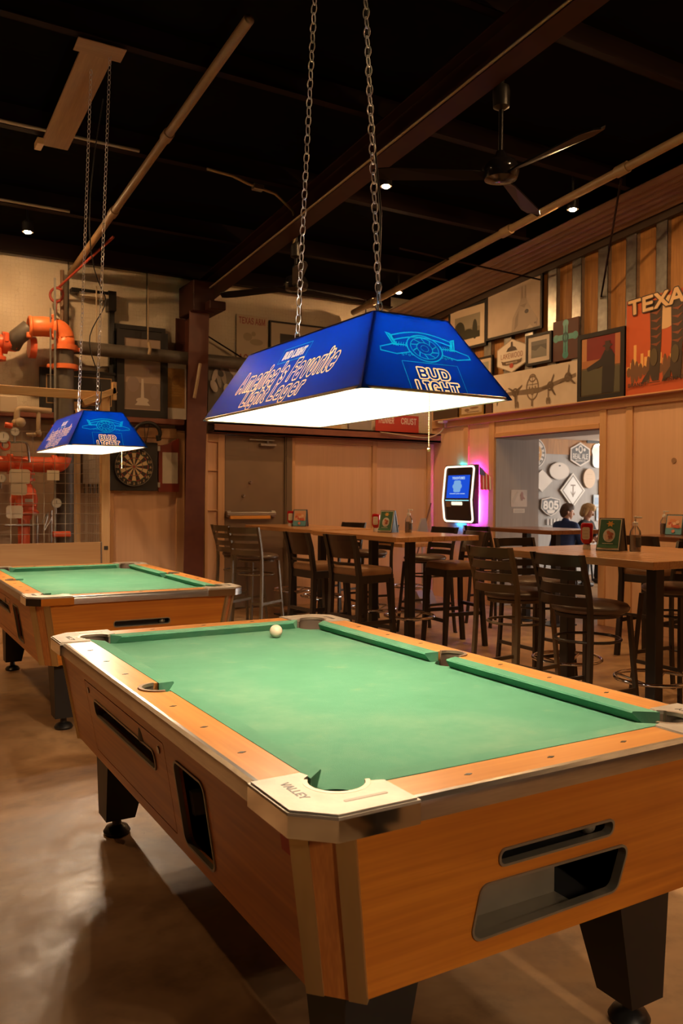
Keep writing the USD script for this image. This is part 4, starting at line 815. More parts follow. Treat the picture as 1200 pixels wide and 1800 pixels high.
obj(t, 'rod', [cyl((-.02, -.04, .10), (0, -.02, -.15), .004, 6), cyl((.04, -.04, .10), (0.0, -.02, -.15), .004, 6), cyl((0, -.05, .1), (.02, .17, .16), .012, 6)], BLACK)

# jukebox with its glowing frame and rear lights
t = thing('jukebox', 'wall jukebox with glowing white frame and blue screen', 'jukebox', (RX - .002, 8.84, 1.065), RR)
JW, JH = .33, .79
def jdepth(z): return np.interp(z, [0, .30, JH], [.115, .150, .10])
zs = np.array([0, .06, .30, .55, JH])
obj(t, 'case', loft([[(-JW, -.045, z), (JW, -.045, z), (JW, -jdepth(z) + .02, z), (JW - .02, -jdepth(z), z), (-JW + .02, -jdepth(z), z), (-JW, -jdepth(z) + .02, z)] for z in zs]), mat('jukebox_case', (.05, .035, .06), rough=.25), label='glossy dark case')
def jface(g, d, off):
    g2 = prism(g, d); 
    if len(g2.vertices) < 4000: g2 = g2.subdivide_to_size(.12) if hasattr(g2, 'subdivide_to_size') else g2
    return mp(g2, lambda v: np.c_[v[:, 0], -(jdepth(v[:, 1]) + off + v[:, 2]), v[:, 1]])
fr_ = rrect(-JW + .012, .012, JW - .012, JH - .012, .06, 6)
ringg = unary_union([fr_.difference(fr_.buffer(-.03)).intersection(sbox(-1, a, 1, b)) for a, b in ((0, .3), (.3, 1))])
obj(t, 'light_frame', jface(fr_.difference(fr_.buffer(-.022)), .012, .0), glow('jukebox_frame_glow', (1.0, .80, .55), 2.4), label='glowing white frame')
obj(t, 'screen', jface(sbox(-.235, .34, .235, .65), .004, .002), glow('screen_blue', (.015, .09, .75), .9), label='lit blue screen')
obj(t, 'screen_bezel', jface(sbox(-.25, .04, .25, .76), .002, .0), paint((.012, .010, .012), .2))
obj(t, 'screen_picture', jface(unary_union([rrect(-.09, .42, .06, .58, .03), ell(-.015, .5, .1, .05)]), .002, .007), glow('screen_pale', (.25, .5, .9), .8))
obj(t, 'lettering', jface(unary_union([at(fit('TOUCHTUNES', .27, .035, True), -.0, .612), at(fit('choose your music', .33, .018, True), -.0, .40)]), .002, .007), glow('screen_white', (.6, .8, 1), .9))
obj(t, 'lit_strip', jface(sbox(-.25, .305, .25, .315), .004, .003), glow('strip_cyan', (.3, .8, 1.0), 1.5))
obj(t, 'bill_slot', jface(rrect(-.11, .245, .11, .29, .01), .01, .003), glow('slot_glow', (1, .8, .55), 1.6)); obj(t, 'card_reader', jface(sbox(-.235, .22, -.135, .29), .008, .003), paint((.25, .15, .1)))
obj(t, 'rear_light', bx(JW - .11, JW - .075, -.045, -.025, .36, .76), glow('led_magenta', (.95, .03, .62), 190.0), label='magenta rear light strip'); obj(t, 'rear_light', bx(JW - .11, JW - .075, -.045, -.025, .02, .36), glow('led_violet', (.45, .06, 1.0), 190.0), label='violet rear light strip')
obj(t, 'rear_light', bx(-.10, .06, -.045, -.02, JH - .03, JH - .008), glow('led_cyan', (.0, .55, .8), 60.0), label='cyan rear light strip'); obj(t, 'rear_light', bx(-.18, .04, -.045, -.02, .008, .03), glow('led_blue', (.02, .25, 1.0), 90.0), label='blue rear light strip')
t = thing('flag_bunting', 'small fan-shaped striped flag hung beside the jukebox', 'flag', (RX - .035, 8.40, 1.50), RR)
for k in range(7):
    a0, a1 = PI * .5 - .02 + k * .0 , 0
    x0, x1 = -.10 + k * .032, -.10 + (k + 1) * .032
    top0, top1 = .33 - .5 * (x0 + .10) ** 1.0 * 1.35, .33 - .5 * (x1 + .10) * 1.35
    obj(t, 'stripe', moved(wallflat(Polygon([(x0, .02 + .01 * (k % 2)), (x1, .01), (x1 - .01, top1), (x0 - .01, top0)]), .006), (0, -.006 * (k % 2), 0)), paint((.55, .04, .05)) if k % 2 else paint((.75, .70, .68)))
obj(t, 'canton', wallflat(Polygon([(-.10, .22), (.02, .20), (-.0, .265), (-.10, .335)]), .004, .014), paint((.10, .10, .35)))
t = thing('light_switch', 'small round wall plate on the right hand plywood', 'wall plate', (RX - .002, 5.52, 1.80), RR); obj(t, 'plate', moved(cyl((0, 0, 0), (0, 0, .006), .028, 20), (0, 0, 0), rx=PI / 2), paint((.34, .2, .11)))
# notices on the grey passage wall
t, put = art('notice', 'paper notice with a reddish picture taped on the grey wall', 'notice', (7.55, OY1 - .001, 1.295), 0, .28, .225, base=mat('notice_paper', (.55, .50, .48), (.62, .57, .54), rough=.6, scale=9), depth=.003); put('figure', unary_union([ell(.05, .14, .025, .06), affinity.rotate(ell(.06, .13, .05, .015), -35)]), paint((.35, .2, .19))); put('figure', Polygon([(-.1, .04), (.0, .2), (-.03, .2), (-.12, .08)]), paint((.5, .46, .44)))
t, put = art('notice', 'narrow white strip notice below the picture notice', 'notice', (7.55, OY1 - .001, 1.215), 0, .20, .055, base=paint((.64, .6, .57)), depth=.003)
for k in range(2): put('lettering_line', sbox(-.085, .014 + .017 * k, .085, .021 + .017 * k), paint((.36, .33, .31)))
# signs on the far wall of the next room
SY = 10.80
GRYD = paint((.055, .05, .048)); SGNW = paint((.62, .56, .50))
t, put = art('round_sign', 'round white and orange brewery sign on the far wall', 'sign', (10.23, SY, 1.93), 0, .54, .54, base=SGNW, depth=.03, board=ell(0, .27, .27, .27)); put('ring', ell(0, .27, .25, .25).difference(ell(0, .27, .235, .235)), GRYD); put('disc', ell(0, .27, .17, .17), paint((.55, .28, .06))); put('heart', Polygon([(0, .15), (.12, .28), (.08, .36), (0, .31), (-.08, .36), (-.12, .28)]), SGNW)
put('lettering', unary_union([at(text_poly(c, .045, True), .205 * math.cos(a), .27 + .205 * math.sin(a), rot=math.degrees(a) - 90) for c, a in zip('TX BREW TX', np.linspace(1.6, -1.9, 10)) if c != ' ']), GRYD)
hs = affinity.translate(hexa(0, 0, .49, .44), 0, .22)
t, put = art('hexagon_sign', 'dark hexagonal sign reading REAL ALE on the far wall', 'sign', (11.35, SY, 1.99), 0, .49, .44, base=SGNW, depth=.035, board=hs); put('field', hs.buffer(-.028), GRYD); put('lettering', at(fit('REAL ALE', .38, .10, True), 0, .185), SGNW); put('lettering', at(fit('BREWING CO', .25, .035, True), 0, .105), SGNW); put('emblem', ell(0, .315, .055, .075).difference(ell(0, .315, .03, .045)), SGNW); put('emblem', unary_union([ell(-.10, .31, .03, .03), ell(.10, .31, .03, .03)]), SGNW)
t, put = art('oval_sign', 'plain white oval sign above the diamonds on the far wall', 'sign', (10.84, SY, 1.745), 0, .50, .31, base=SGNW, depth=.03, board=ell(0, .155, .25, .155)); put('mark', ell(0, .25, .025, .012), GRYD); put('border', ell(0, .155, .245, .15).difference(ell(0, .155, .238, .144)), paint((.4, .36, .32)))
dm = lambda w, h: Polygon([(0, 0), (w / 2, h / 2), (0, h), (-w / 2, h / 2)])
t, put = art('diamond_sign', 'plain white diamond sign beside the grey passage wall', 'sign', (10.42, SY, 1.52), 0, .50, .40, base=SGNW, depth=.03, board=dm(.5, .40))
t, put = art('diamond_sign', 'large white diamond sign with arrow-like T on the far wall', 'sign', (11.17, SY, 1.235), 0, .62, .64, base=paint((.66, .63, .58)), depth=.035, board=dm(.62, .64)); put('border', affinity.translate(dm(.54, .56), 0, .04).difference(affinity.translate(dm(.49, .51), 0, .065)), paint((.22, .19, .16))); put('field', affinity.translate(dm(.48, .50), 0, .07), paint((.72, .72, .70))); put('lettering', unary_union([sbox(-.06, .40, .06, .425), sbox(-.014, .2, .014, .41), Polygon([(-.055, .31), (0, .24), (.055, .31), (.055, .28), (0, .20), (-.055, .28)])]), paint((.25, .2, .16)))
sh_ = Polygon([(-.22, .30), (0, .34), (.22, .30), (.23, .14), (.12, .05), (0, .0), (-.12, .05), (-.23, .14)])
t, put = art('shield_sign', 'dark shield sign reading 805 on the far wall', 'sign', (10.63, SY, 1.09), 0, .46, .34, base=SGNW, depth=.035, board=sh_); put('field', sh_.buffer(-.016), GRYD); put('lettering', at(fit('805', .36, .15, True), 0, .20).buffer(.006), SGNW); put('leaf', unary_union([affinity.rotate(ell(.035 * k, .085, .018, .04), -18 * k) for k in (-2, -1, 0, 1, 2)]), SGNW)
t, put = art('round_sign', 'tan wooden disc sign right of the oval on the far wall', 'sign', (11.58, SY, 1.60), 0, .30, .36, base=paint((.58, .42, .28)), depth=.05, board=ell(0, .18, .15, .18)); put('mark', unary_union([sbox(-.07, .25, .07, .256), sbox(-.08, .17, .08, .175)]), paint((.45, .32, .2)))
t, put = art('scalloped_sign', 'grey scalloped metal sign at the edge of the opening', 'sign', (11.93, SY, 1.98), 0, .52, .44, base=mat('grey_tin', (.34, .33, .32), (.42, .41, .4), rough=.4, metal=.4), depth=.03, board=rrect(-.26, 0, .26, .44, .10).union(ell(-.2, .3, .08, .09)))
for x, z, w_, h_, nm in ((11.98, 1.42, .22, .34, 'upper'), (11.86, 1.26, .30, .22, 'middle'), (11.92, 1.0, .24, .24, 'lower')):
    t, put = art('poster', f'pale blue poster on the far wall by the opening edge, the {nm} one', 'poster', (x, SY - (.01 if nm == 'middle' else 0), z), 0, w_, h_, base=paint((.42, .50, .58)), depth=.004); put('picture', sbox(-w_ / 2 + .03, .04, w_ / 2 - .03, h_ - .05), paint((.26, .38, .55)))
t = thing('white_letters', 'row of white upright letter strokes low on the far wall', 'lettering', (10.70, SY, .93))
for k, (x, w_) in enumerate(((-.14, .03), (-.06, .03), (.02, .03), (.09, .02), (.72, .03), (.82, .03))): obj(t, 'stroke', wallflat(affinity.skew(sbox(x, 0, x + w_, .115), xs=8 if k > 2 else 0, origin=(x, 0)), .015), paint((.72, .68, .64)))
t = thing('track_light', 'pair of small track spots on the wall above the far signs', 'ceiling light', (11.75, 10.72, 2.40))
for x in (0, .1): obj(t, 'spot', ball((x, 0, -.0), .016, 1), glow('track_glow', (1, .75, .45), 40.0), True)
obj(t, 'rail', bx(-.3, .4, -.01, .01, .02, .07), BLACK)

# ------------------------------------------------------------------ bar tables
def bar_table(label, x0, x1, y0, y1, top=1.067, mat_=None, ringz=.31, th=.045, ringr=.23, posts=None):
    t = thing('bar_table', label, 'table', ((x0 + x1) / 2, (y0 + y1) / 2, 0)); a, b = (x1 - x0) / 2, (y1 - y0) / 2
    top_ = sub(t, 'table_top'); n = max(2, round(2 * a / .14)); w = 2 * a / n
    for k in range(n): obj(top_, 'plank', bx(-a + k * w + .0004, -a + (k + 1) * w - .0004, -b, b, top - th, top, .003), mat_ or TOPY)
    for px, py in (posts or [(0, -b * .42), (0, b * .42)]):
        obj(t, 'post', bx(px - .038, px + .038, py - .038, py + .038, .012, top - th - .008, .004), BLACK)
        obj(t, 'base_plate', bx(px - .17, px + .17, py - .17, py + .17, 0, .014, .004), BLACK)
        obj(t, 'top_plate', bx(px - .16, px + .16, py - .16, py + .16, top - th - .008, top - th), BLACK)
        r = obj(t, 'foot_ring', torus(ringr, .0125, 36, 8).apply_translation((px, py, ringz)), CHROME, True, label='chrome foot ring')
        obj(r, 'spoke', [cyl((px + .035 * math.cos(k * PI / 2 + .4), py + .035 * math.sin(k * PI / 2 + .4), ringz - .05), (px + ringr * math.cos(k * PI / 2 + .4), py + ringr * math.sin(k * PI / 2 + .4), ringz), .008, 8) for k in range(4)], CHROME, True)
    return t
bar_table('light wooden high table at the right edge with green menu holder', 3.72, 4.94, 3.00, 4.36, posts=[(-.12, -.30), (-.12, .42)])
bar_table('wooden high table right of the two solid-backed stools', 3.97, 4.89, 5.86, 7.36)
bar_table('wooden high table farthest back, beside the brown door', 4.06, 4.86, 7.54, 9.25)
bar_table('dark wooden high table in front of the opening to the next room', 6.34, 7.07, 6.40, 7.50, mat_=TOPD)
bar_table('dark wooden high table against the right wall behind the sanitizer bottle', 6.30, 7.05, 3.95, 5.36, mat_=TOPD)
bar_table('low small wooden table seen under the middle high table', 5.55, 6.25, 8.05, 8.75, top=.86, posts=[(0, 0)])

# ------------------------------------------------------------------ chairs
def bow(y, d): return d * (1 - (y / .2) ** 2)
def ladder_chair(label, loc, rot, seat_mat, metal):
    t = thing('ladder_back_chair', label, 'chair', loc, rot)
    cus = [(.02, .755), (.175, .752), (.198, .768), (.202, .785), (.19, .803), (.15, .815), (.0, .818)]
    m = lathe(cus, 28); m.vertices[:, 0] *= 1.12; m.vertices[:, 1] *= 1.08; m.vertices[:, 0] += .02; obj(t, 'seat', m, seat_mat, 50)
    obj(t, 'seat_frame', [lathe([(.15, .735), (.188, .735), (.19, .754), (.15, .754)], 28)], metal, 30)
    for s in (-1, 1):
        P = bez([(-.235, s * .195, 0), (-.20, s * .187, .35), (-.185, s * .18, .70), (-.205, s * .178, .90), (-.265, s * .182, 1.10)], 14)
        obj(t, 'back_post', [loft([[(p[0] + dx, p[1] + dy, p[2]) for dx, dy in ((-.014, -.012), (.014, -.012), (.014, .012), (-.014, .012))] for p in P])], metal, 40)
        obj(t, 'leg', loft([[(px + dx, s * py + dy, z) for dx, dy in ((-.012, -.012), (.012, -.012), (.012, .012), (-.012, .012))] for px, py, z in ((.215, .205, 0), (.165, .16, .74))]), metal, 40)
    for k, z in enumerate((1.065, .985, .905, .835)):
        xc = np.interp(z, [.70, .90, 1.10], [-.185, -.205, -.265]); hh = .026 if k else .032; ys = np.linspace(-.176, .176, 9)
        obj(t, 'back_slat', loft([[(xc - .05 * (1 - (y / .176) ** 2) + dx, y, z + dz) for dx, dz in ((-.006, -hh), (.006, -hh), (.006, hh), (-.006, hh))] for y in ys]), metal, 30)
    obj(t, 'foot_hoop', [moved(torus(.185, .009, 32, 6), (0, 0, .60))], metal, True)
    obj(t, 'stretcher', [bx(-.21, .195, s * .19 - .008, s * .19 + .008, .30, .325) for s in (-1, 1)] + [bx(.19, .205, -.19, .19, .24, .265)], metal)
    obj(t, 'glide', [cyl((x, s * y, 0), (x, s * y, .012), .017, 10) for x, y in ((-.235, .205), (.215, .205)) for s in (-1, 1)], BLACK)
    return t
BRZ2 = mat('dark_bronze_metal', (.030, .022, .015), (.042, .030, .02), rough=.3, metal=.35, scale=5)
GRP = None
C1 = ladder_chair('bronze ladder-back chair with bare round seat, left one at the right table', (3.74, 4.10, 0), 6, VINYLDK, BRONZE)
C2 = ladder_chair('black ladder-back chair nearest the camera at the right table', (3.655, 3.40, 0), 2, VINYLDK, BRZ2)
for lab, loc, rot in (('ladder-back chair nearest the brown door, its back to the far pool table', (3.60, 7.90, 0), 33),
                      ('ladder-back chair standing right in front of the brown door', (3.66, 8.45, 0), 8)):
    copy(C1, lab, loc, rot)
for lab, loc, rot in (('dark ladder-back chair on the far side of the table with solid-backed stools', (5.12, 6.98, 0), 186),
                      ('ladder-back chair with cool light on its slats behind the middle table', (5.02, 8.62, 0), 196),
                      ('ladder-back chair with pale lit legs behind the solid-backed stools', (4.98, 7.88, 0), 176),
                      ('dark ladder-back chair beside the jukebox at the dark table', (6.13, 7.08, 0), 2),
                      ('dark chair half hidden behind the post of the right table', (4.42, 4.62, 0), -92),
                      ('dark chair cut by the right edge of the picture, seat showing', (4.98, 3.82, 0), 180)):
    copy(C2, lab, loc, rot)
def stool(label, loc, rot):
    t = thing('solid_back_stool', label, 'bar stool', loc, rot)
    g = rrect(-.195, -.20, .205, .20, .05); cu = [(0, .755), (1, .755)]
    obj(t, 'seat', loft([[(x * k, y * k, z) for x, y in list(g.exterior.coords)[:-1]] for k, z in ((.97, .735), (1.0, .75), (1.0, .775), (.95, .795), (.6, .803), (.02, .805))]), VINYLBR, 45)
    obj(t, 'seat_rail', [bx(-.19, .20, s * .185 - .012, s * .185 + .012, .665, .735, .003) for s in (-1, 1)] + [bx(x - .012, x + .012, -.185, .185, .665, .735, .003) for x in (-.185, .19)], BLACKWOOD)
    for s in (-1, 1):
        P = [(-.235, s * .195, 0), (-.20, s * .19, .40), (-.19, s * .185, .72), (-.225, s * .185, .95), (-.265, s * .185, 1.085)]
        obj(t, 'back_post', loft([[(p[0] + dx, p[1] + dy, p[2]) for dx, dy in ((-.02, -.02), (.02, -.02), (.02, .02), (-.02, .02))] for p in P]), BLACKWOOD, 25)
        obj(t, 'leg', loft([[(px + dx, s * py + dy, z) for dx, dy in ((-w, -w), (w, -w), (w, w), (-w, w))] for px, py, z, w in ((.215, .20, 0, .017), (.175, .175, .70, .026))]), BLACKWOOD)
    ys = np.linspace(-.17, .17, 9)
    obj(t, 'back_panel', loft([[(xx - .045 * (1 - (y / .17) ** 2), y, z) for xx, z in ((-.205, .88), (-.185, .88), (-.245, 1.085), (-.265, 1.085))] for y in ys]), mat('stained_back_panel', (.035, .018, .010), (.055, .028, .015), rough=.3, scale=3, stretch=(1, 1, 6)), 30)
    obj(t, 'lower_slat', loft([[(xx - .03 * (1 - (y / .17) ** 2), y, z) for xx, z in ((-.205, .82), (-.19, .82), (-.196, .845), (-.211, .845))] for y in ys]), BLACKWOOD, 30)
    obj(t, 'stretcher', [bx(-.20, .19, s * .185 - .009, s * .185 + .009, .30, .335) for s in (-1, 1)] + [bx(.185, .205, -.19, .19, .24, .275), bx(-.225, -.20, -.19, .19, .36, .39)], BLACKWOOD)
    return t
S1 = stool('dark solid-backed stool with brown seat, nearer of the two left of the middle table', (3.845, 6.20, 0), 9)
copy(S1, 'dark solid-backed stool with brown seat, farther of the two left of the middle table', (3.74, 6.78, 0), 5)
copy(S1, 'dark solid-backed stool facing left on the jukebox side of the middle table', (4.93, 6.28, 0), 174)
copy(S1, 'dark solid-backed stool at the table against the right wall', (6.16, 4.98, 0), 8)
copy(S1, 'solid-backed stool with orange-lit seat at the right picture edge by the wall table', (6.10, 4.30, 0), 20)

# ------------------------------------------------------------------ things on the tables
TZ = 1.067
KRED = mat('ketchup_red', (.42, .008, .008), (.48, .012, .01), rough=.2, coat=.3); LABELC = mat('bottle_label', (.66, .58, .44), rough=.5)
def ketchup(label, x, y, rot=0, plain=False):
    t = thing('ketchup_bottle', label, 'bottle', (x, y, TZ), rot)
    obj(t, 'cap', lathe([(0, 0), (.026, 0), (.027, .004), (.025, .03), (.018, .034), (0, .034)], 20), mat('milky_cap', (.72, .66, .58), rough=.35), 40)
    def sec(w, d, z): return [(w * math.copysign(abs(math.cos(a)) ** .7, math.cos(a)), d * math.copysign(abs(math.sin(a)) ** .7, math.sin(a)), z) for a in np.arange(20) * PI / 10]
    obj(t, 'body', loft([sec(.016, .014, .034), sec(.030, .024, .046), (sec(.040, .029, .066)), sec(.040, .029, .10), sec(.0385, .028, .135), sec(.041, .030, .16), sec(.036, .027, .174), sec(.03, .022, .178)]), KRED, 50)
    lb = obj(t, 'label', moved(wallflat(rrect(-.025, .068, .025, .150, .012), .0012, .0288), (0, 0, 0)), LABELC)
    for z in (.082, .104, .126): obj(lb, 'label_print', wallflat(sbox(-.018, z, .018, z + .002), .0006, .0300), paint((.35, .2, .1)))
    return t
def tent(label, x, y, rot, kind):
    t = thing('menu_holder', label, 'menu stand', (x, y, TZ), rot)
    k_ = 1.3
    w, h = (.062, .165) if kind == 'green' else (.062, .15)
    obj(t, 'frame', [loft([[(sx, -.052, 0), (sx, -.04, 0), (sx, .002, h), (sx, -.008, h)] for sx in (-w, w)]), loft([[(sx, .04, 0), (sx, .052, 0), (sx, .008, h), (sx, -.002, h)] for sx in (-w, w)]), loft([[(sx, -.04, .001), (sx, .04, .001), (sx, .002, h - .01), (sx, -.002, h - .01)] for sx in (w - .006, w - .003)])], BLACK)
    _f = stage.GetPrimAtPath(t.GetPath().pathString + '/frame'); UsdGeom.Mesh(_f).GetPointsAttr().Set(Vt.Vec3fArray.FromNumpy(np.array(UsdGeom.Mesh(_f).GetPointsAttr().Get(), np.float32) * np.float32(k_)))
    def f(v):
        k = v[:, 1] / h; return np.c_[v[:, 0], -.0525 + .0445 * k - v[:, 2], v[:, 1]]
    n = [0]
    def put(nm, g, m): n[0] += 1; obj(t, nm, mp(prism(g, .0006), lambda v: k_ * f(v + np.array([0, 0, .0007 * n[0]]))), m)
    if kind == 'green':
        put('card', sbox(-w + .004, .006, w - .004, h - .004), paint((.62, .55, .42))); put('print', sbox(-w + .009, .016, w - .009, h - .008), paint((.03, .11, .045)))
        st = Polygon([(.022 * (1 if k % 2 == 0 else .5) * math.cos(k * PI / 6), .136 + .017 * (1 if k % 2 == 0 else .5) * math.sin(k * PI / 6)) for k in range(12)])
        put('print', st, paint((.60, .30, .03))); put('print', ell(0, .078, .031, .034), paint((.55, .5, .4)))
        for k in range(9): put('print', ell(.018 * math.cos(k * 2.4) * (k / 9) ** .5, .078 + .02 * math.sin(k * 2.4) * (k / 9) ** .5, .009, .008), [paint((.50, .14, .05)), paint((.62, .36, .22)), paint((.3, .08, .03))][k % 3])
        put('print', sbox(-.028, .036, .028, .039), paint((.5, .46, .34))); put('print', sbox(-w + .009, .016, w - .009, .030), paint((.05, .17, .07)))
    else:
        put('card', rrect(-w + .004, .006, w - .004, h - .004, .008), paint((.10, .28, .34))); put('print', sbox(-w + .008, .052, w - .008, h - .008), paint((.58, .30, .16)))
        for k in range(10): put('print', ell(-.03 + .0068 * k, .085 + .022 * math.sin(k * 1.9), .013, .012), [paint((.5, .09, .04)), paint((.62, .22, .08)), paint((.7, .42, .25))][k % 3])
        put('print', ell(0, .030, .012, .012), paint((.55, .2, .12)))
    return t
CLEAR = usdkit.material(stage, LK + 'clear_plastic', {'t': ('transparent_bsdf', {'color': (.93, .92, .90)}), 'g': ('glossy_bsdf', {'color': (1, 1, 1), 'roughness': .05}), 'f': ('fresnel', {'IOR': 1.45}), 'm': ('mix_closure', {})}, [('f.fac', 'm.fac'), ('t.BSDF', 'm.closure1'), ('g.BSDF', 'm.closure2')], surface='m.closure')
def sanitizer(label, x, y, rot=0):
    t = thing('sanitizer_bottle', label, 'bottle', (x, y, TZ), rot)
    obj(t, 'body', lathe([(.0, .002), (.033, 0), (.036, .006), (.036, .115), (.033, .135), (.020, .155), (.0135, .165), (.0135, .172)], 24), CLEAR, 50)
    obj(t, 'gel', lathe([(0, .004), (.0335, .004), (.0335, .108), (0, .108)], 24), mat('pale_gel', (.66, .56, .46), rough=.2), 40)
    obj(t, 'label', loft([[(.0366 * math.cos(a), .0366 * math.sin(a), z) for z in (.03, .092)] + [(.0372 * math.cos(a), .0372 * math.sin(a), z) for z in (.092, .03)] for a in np.linspace(-1.15, .15, 9)]), paint((.06, .055, .05)), 40, label='dark label')
    p = obj(t, 'pump', [lathe([(0, .168), (.018, .168), (.018, .188), (.012, .192), (.006, .194), (.006, .215), (.012, .216), (.012, .228), (0, .23)], 18), bx(-.009, .042, -.007, .007, .216, .227, .003)], mat('white_plastic', (.74, .70, .64), rough=.35), 40)
    obj(t, 'dip_tube', cyl((0, 0, .094), (0, 0, .17), .0025, 6), WHITE)
    return t
ketchup('red ketchup bottle with cream label left of the green menu holder on the right table', 4.25, 3.97, -60)
tent('green menu holder standing on the light table at the right', 4.30, 3.80, -72, 'green')
sanitizer('clear pump sanitizer bottle on the light table at the right', 4.36, 3.66, -70)
ketchup('red ketchup bottle half hidden behind the green menu on the middle table', 4.49, 6.98, -40)
tent('green menu holder standing on the middle high table', 4.48, 6.74, -66, 'green')
sanitizer('clear pump sanitizer bottle on the middle high table', 4.64, 6.62, -60)
ketchup('red ketchup bottle on the farthest table beside the brown door', 4.36, 8.62, -30)
tent('orange and blue picture menu holder on the farthest table by the door', 4.44, 8.52, -42, 'blue')
sanitizer('small sanitizer bottle behind the menu holder on the wall table', 6.72, 5.30, -60)
tent('orange and blue picture menu holder on the table against the right wall', 6.72, 5.17, -72, 'blue')
ketchup('red ketchup bottle cut by the right picture edge on the wall table', 6.74, 4.99, -60)

# ------------------------------------------------------------------ two people seated in the next room
SKIN = mat('skin_warm', (.50, .27, .18), (.55, .31, .21), rough=.5, scale=8)
def hull(pts):
    return manifold3d.Manifold.batch_hull([manifold3d.Manifold.sphere(r, 16).translate(tuple(map(float, p))) for p, r in pts])
def bones(bs, ref=.022, it=8):
    m = manifold3d.Manifold()
    for b in bs: m = m + hull(b)
    m = m.refine_to_length(ref).to_mesh(); t = trimesh.Trimesh(m.vert_properties[:, :3], m.tri_verts, process=True)
    return trimesh.smoothing.filter_taubin(t, iterations=it)
def hand(wr, dr_, pal):
    """palm and five curled fingers from the wrist wr along dr_, palm facing pal"""
    wr, d, n = np.array(wr, float), np.array(dr_, float), np.array(pal, float); d /= np.linalg.norm(d); n -= d * (n @ d); n /= np.linalg.norm(n); s = np.cross(d, n)
    B = [[(wr, .026), (wr + d * .075 + s * .024, .015), (wr + d * .075 - s * .024, .015)]]
    for k, (o, L) in enumerate(((-.030, .062), (-.010, .075), (.010, .080), (.030, .070))):
        p0 = wr + d * .08 + s * o; p1 = p0 + d * L * .5 + n * .008; p2 = p1 + d * L * .25 + n * L * .3; p3 = p2 + n * L * .25 - d * .004
        B += [[(p0, .0095), (p1, .009)], [(p1, .009), (p2, .008)], [(p2, .008), (p3, .007)]]
    t0 = wr + d * .03 + s * .028; t1 = t0 + d * .03 + s * .025 + n * .012; t2 = t1 + d * .03 + n * .012
    return B + [[(t0, .013), (t1, .011)], [(t1, .011), (t2, .009)]]
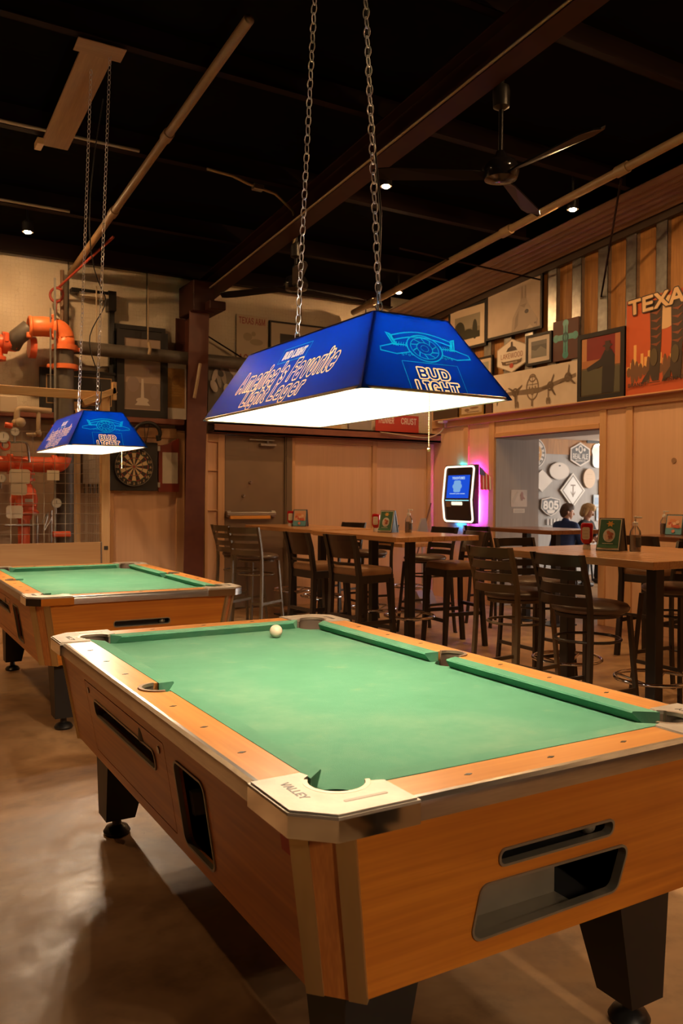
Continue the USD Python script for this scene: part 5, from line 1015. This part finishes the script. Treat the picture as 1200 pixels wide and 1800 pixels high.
def seated(name, label, loc, rot, shirt, trousers, hair, long_hair, lean, look, down):
    """sits with hips at z .53; faces +x before rot"""
    t = thing(name, label, 'person', loc, rot)
    V = lambda *p: np.array(p, float)
    hip, chest, neck = V(0, 0, .56), V(lean * .30, 0, .88), V(lean * .46, 0, 1.06); sh = .185 if long_hair is False else .165
    hc = neck + V(.03 + .02 * lean, 0, .135)
    B = [[(hip + V(0, .09, 0), .12), (hip + V(0, -.09, 0), .12), (chest + V(0, .08, -.08), .12), (chest + V(0, -.08, -.08), .12)],
         [(chest + V(0, .08, -.08), .12), (chest + V(0, -.08, -.08), .12), (neck + V(0, sh * .7, -.10), .085), (neck + V(0, -sh * .7, -.10), .085)], [(neck + V(0, 0, -.08), .062), (neck + V(.02, 0, .06), .052)]]
    for s in (-1, 1):
        S_, E_, W_ = neck + V(0, s * sh, -.09), neck + V(.10, s * (sh + .06), -.36), neck + V(.36, s * (sh - .04), -.315)
        B += [[(S_, .062), (E_, .044)], [(E_, .043), (W_, .028)]] + hand(W_, (1, -.25 * s, .0), (0, 0, -1))
        K, A_ = V(.44, s * .13, .53), V(.40, s * .13, .09)
        B += [[(hip + V(0, s * .09, -.02), .095), (K, .062)], [(K, .058), (A_, .038)], [(A_ + V(-.02, 0, -.04), .038), (A_ + V(.16, 0, -.055), .030)]]
    # head turned by look, bent by down; nose, brow, chin, ears
    cl, sl, cd, sd = math.cos(look), math.sin(look), math.cos(down), math.sin(down)
    def h(x, y, z):
        x, z = x * cd + z * sd, -x * sd + z * cd
        return hc + V(x * cl - y * sl, x * sl + y * cl, z)
    B += [[(h(-.015, 0, .035), .088), (h(.01, 0, .03), .080), (h(.035, 0, -.04), .058), (h(.055, 0, -.085), .028), (h(-.02, 0, -.03), .062)], [(h(.088, 0, .008), .008), (h(.112, 0, -.024), .011), (h(.085, 0, -.03), .014)]]
    for s in (-1, 1): B += [[(h(-.005, s * .078, .012), .010), (h(-.018, s * .086, .0), .014), (h(-.005, s * .078, -.028), .009)], [(h(.080, s * .012, .022), .008), (h(.072, s * .045, .020), .008)]]
    obj(t, 'body', bones(B, .016, 6), SKIN, True)
    for s in (-1, 1):
        e = obj(t, 'eye', ball(tuple(h(.078, s * .030, .002)), .0115, 2), paint((.7, .66, .6), .2), True); obj(e, 'iris', ball(tuple(h(.0855, s * .030, .002)), .0055, 1), paint((.06, .04, .03), .2), True)
    obj(t, 'mouth', bones([[(h(.082, -.02, -.062), .006), (h(.088, 0, -.062), .007), (h(.082, .02, -.062), .006)]], .01, 2), paint((.36, .12, .10)), True)
    H = [[(h(-.02, 0, .045), .094), (h(.035, 0, .075), .068), (h(-.045, 0, .0), .080), (h(-.05, 0, -.045), .055)]]
    if long_hair: H += [[(h(-.05, 0, .03), .085), (h(-.06, 0, -.07), .062)]] + [[(h(-.02, s * .055, .04), .05), (h(-.01, s * .075, -.06), .026)] for s in (-1, 1)]
    hm = bones(H, .016, 3); hm.vertices += hm.vertex_normals * (.004 * meshkit.noise(hm.vertices * 45)[:, None]); obj(t, 'hair', hm, hair, True)
    C = [[(hip + V(0, .09, 0), .135), (hip + V(0, -.09, 0), .135), (chest + V(0, .08, -.08), .133), (chest + V(0, -.08, -.08), .133)], [(chest + V(0, .08, -.08), .133), (chest + V(0, -.08, -.08), .133), (neck + V(0, sh * .7, -.10), .095), (neck + V(0, -sh * .7, -.10), .095)]]
    if long_hair is False: C.append([(neck + V(-.01, 0, -.05), .075), (neck + V(0, 0, -.01), .066)])
    for s in (-1, 1):
        S_, E_, W_ = neck + V(0, s * sh, -.09), neck + V(.10, s * (sh + .06), -.36), neck + V(.36, s * (sh - .04), -.315)
        C += [[(S_, .074), (S_ + (E_ - S_) * .62, .064)]] if long_hair else [[(S_, .074), (E_, .056)], [(E_, .055), (E_ + (W_ - E_) * .85, .040)]]
    obj(t, 'shirt', bones(C, .02, 5), shirt, True)
    P = []
    for s in (-1, 1):
        K, A_ = V(.44, s * .13, .53), V(.40, s * .13, .09); P += [[(hip + V(0, s * .085, -.02), .108), (K, .074)], [(K, .072), (A_ + V(0, 0, .03), .058)]]
    obj(t, 'trousers', bones(P, .02, 4), trousers, True)
    for s in (-1, 1): obj(t, 'shoe', bones([[(V(.37, s * .13, .045), .045), (V(.50, s * .13, .038), .038), (V(.58, s * .13, .032), .032)]], .02, 3), INK, True)
    return t
def bench(label, loc, rot):
    t = thing('low_stool', label, 'stool', loc, rot); obj(t, 'seat', bx(-.2, .2, -.2, .2, .385, .425, .01), BLACKWOOD)
    for x in (-1, 1):
        for y_ in (-1, 1): obj(t, 'leg', cyl((x * .19, y_ * .19, 0), (x * .16, y_ * .16, .39), .018, 10), BLACKWOOD)
    return t
NAVY = mat('navy_shirt', (.012, .03, .11), (.016, .042, .15), rough=.8, scale=6); BLK = mat('black_cloth', (.012, .011, .012), (.02, .018, .02), rough=.85, scale=6)
seated('person', 'man with short brown hair in a navy shirt sitting with his back turned', (9.55, 9.47, 0), 0, NAVY, BLK, mat('brown_hair', (.06, .035, .022), (.10, .06, .04), rough=.6, scale=60), False, .25, -.55, .12)
seated('person', 'blond woman in a black top looking down at the table', (10.60, 10.10, 0), -70, BLK, BLK, mat('blond_hair', (.42, .26, .10), (.55, .36, .16), rough=.55, scale=60), True, .30, .15, .42)
bench('low dark stool under the man in the next room', (9.55, 9.47, 0), 0); bench('low dark stool under the woman in the next room', (10.60, 10.10, 0), -70)

# ------------------------------------------------------------------ odds and ends by the back wall
t = thing('leaning_stick', 'thin reddish stick leaning against the corner behind the middle table', 'stick', (6.35, 9.15, 0)); obj(t, 'stick', cyl((0, 0, .02), (.62, .25, 1.33), .011, 8), mat('reddish_stick', (.14, .05, .035), rough=.5), True); obj(t, 'tip', ball((0, 0, .02), .02, 1), BLACK)
t = thing('dustpan', 'pale grey upright dustpan standing by the corner behind the middle table', 'dustpan', (6.55, 8.95, 0)); obj(t, 'pan', loft([[(-.12, -.1, 0), (.12, -.1, 0), (.12, .1, 0), (-.12, .1, 0)], [(-.13, .02, .16), (.13, .02, .16), (.13, .1, .16), (-.13, .1, .16)]]), mat('grey_plastic', (.36, .35, .36), rough=.4)); obj(t, 'handle', cyl((0, .06, .15), (0, .08, .95), .012, 8), mat('grey_plastic', None)); obj(t, 'grip', loft([[(-.09, .06, .92), (.09, .06, .92), (.09, .09, .92), (-.09, .09, .92)], [(-.02, .06, 1.13), (.05, .06, 1.13), (.05, .09, 1.13), (-.02, .09, 1.13)]]), mat('grey_plastic', None))
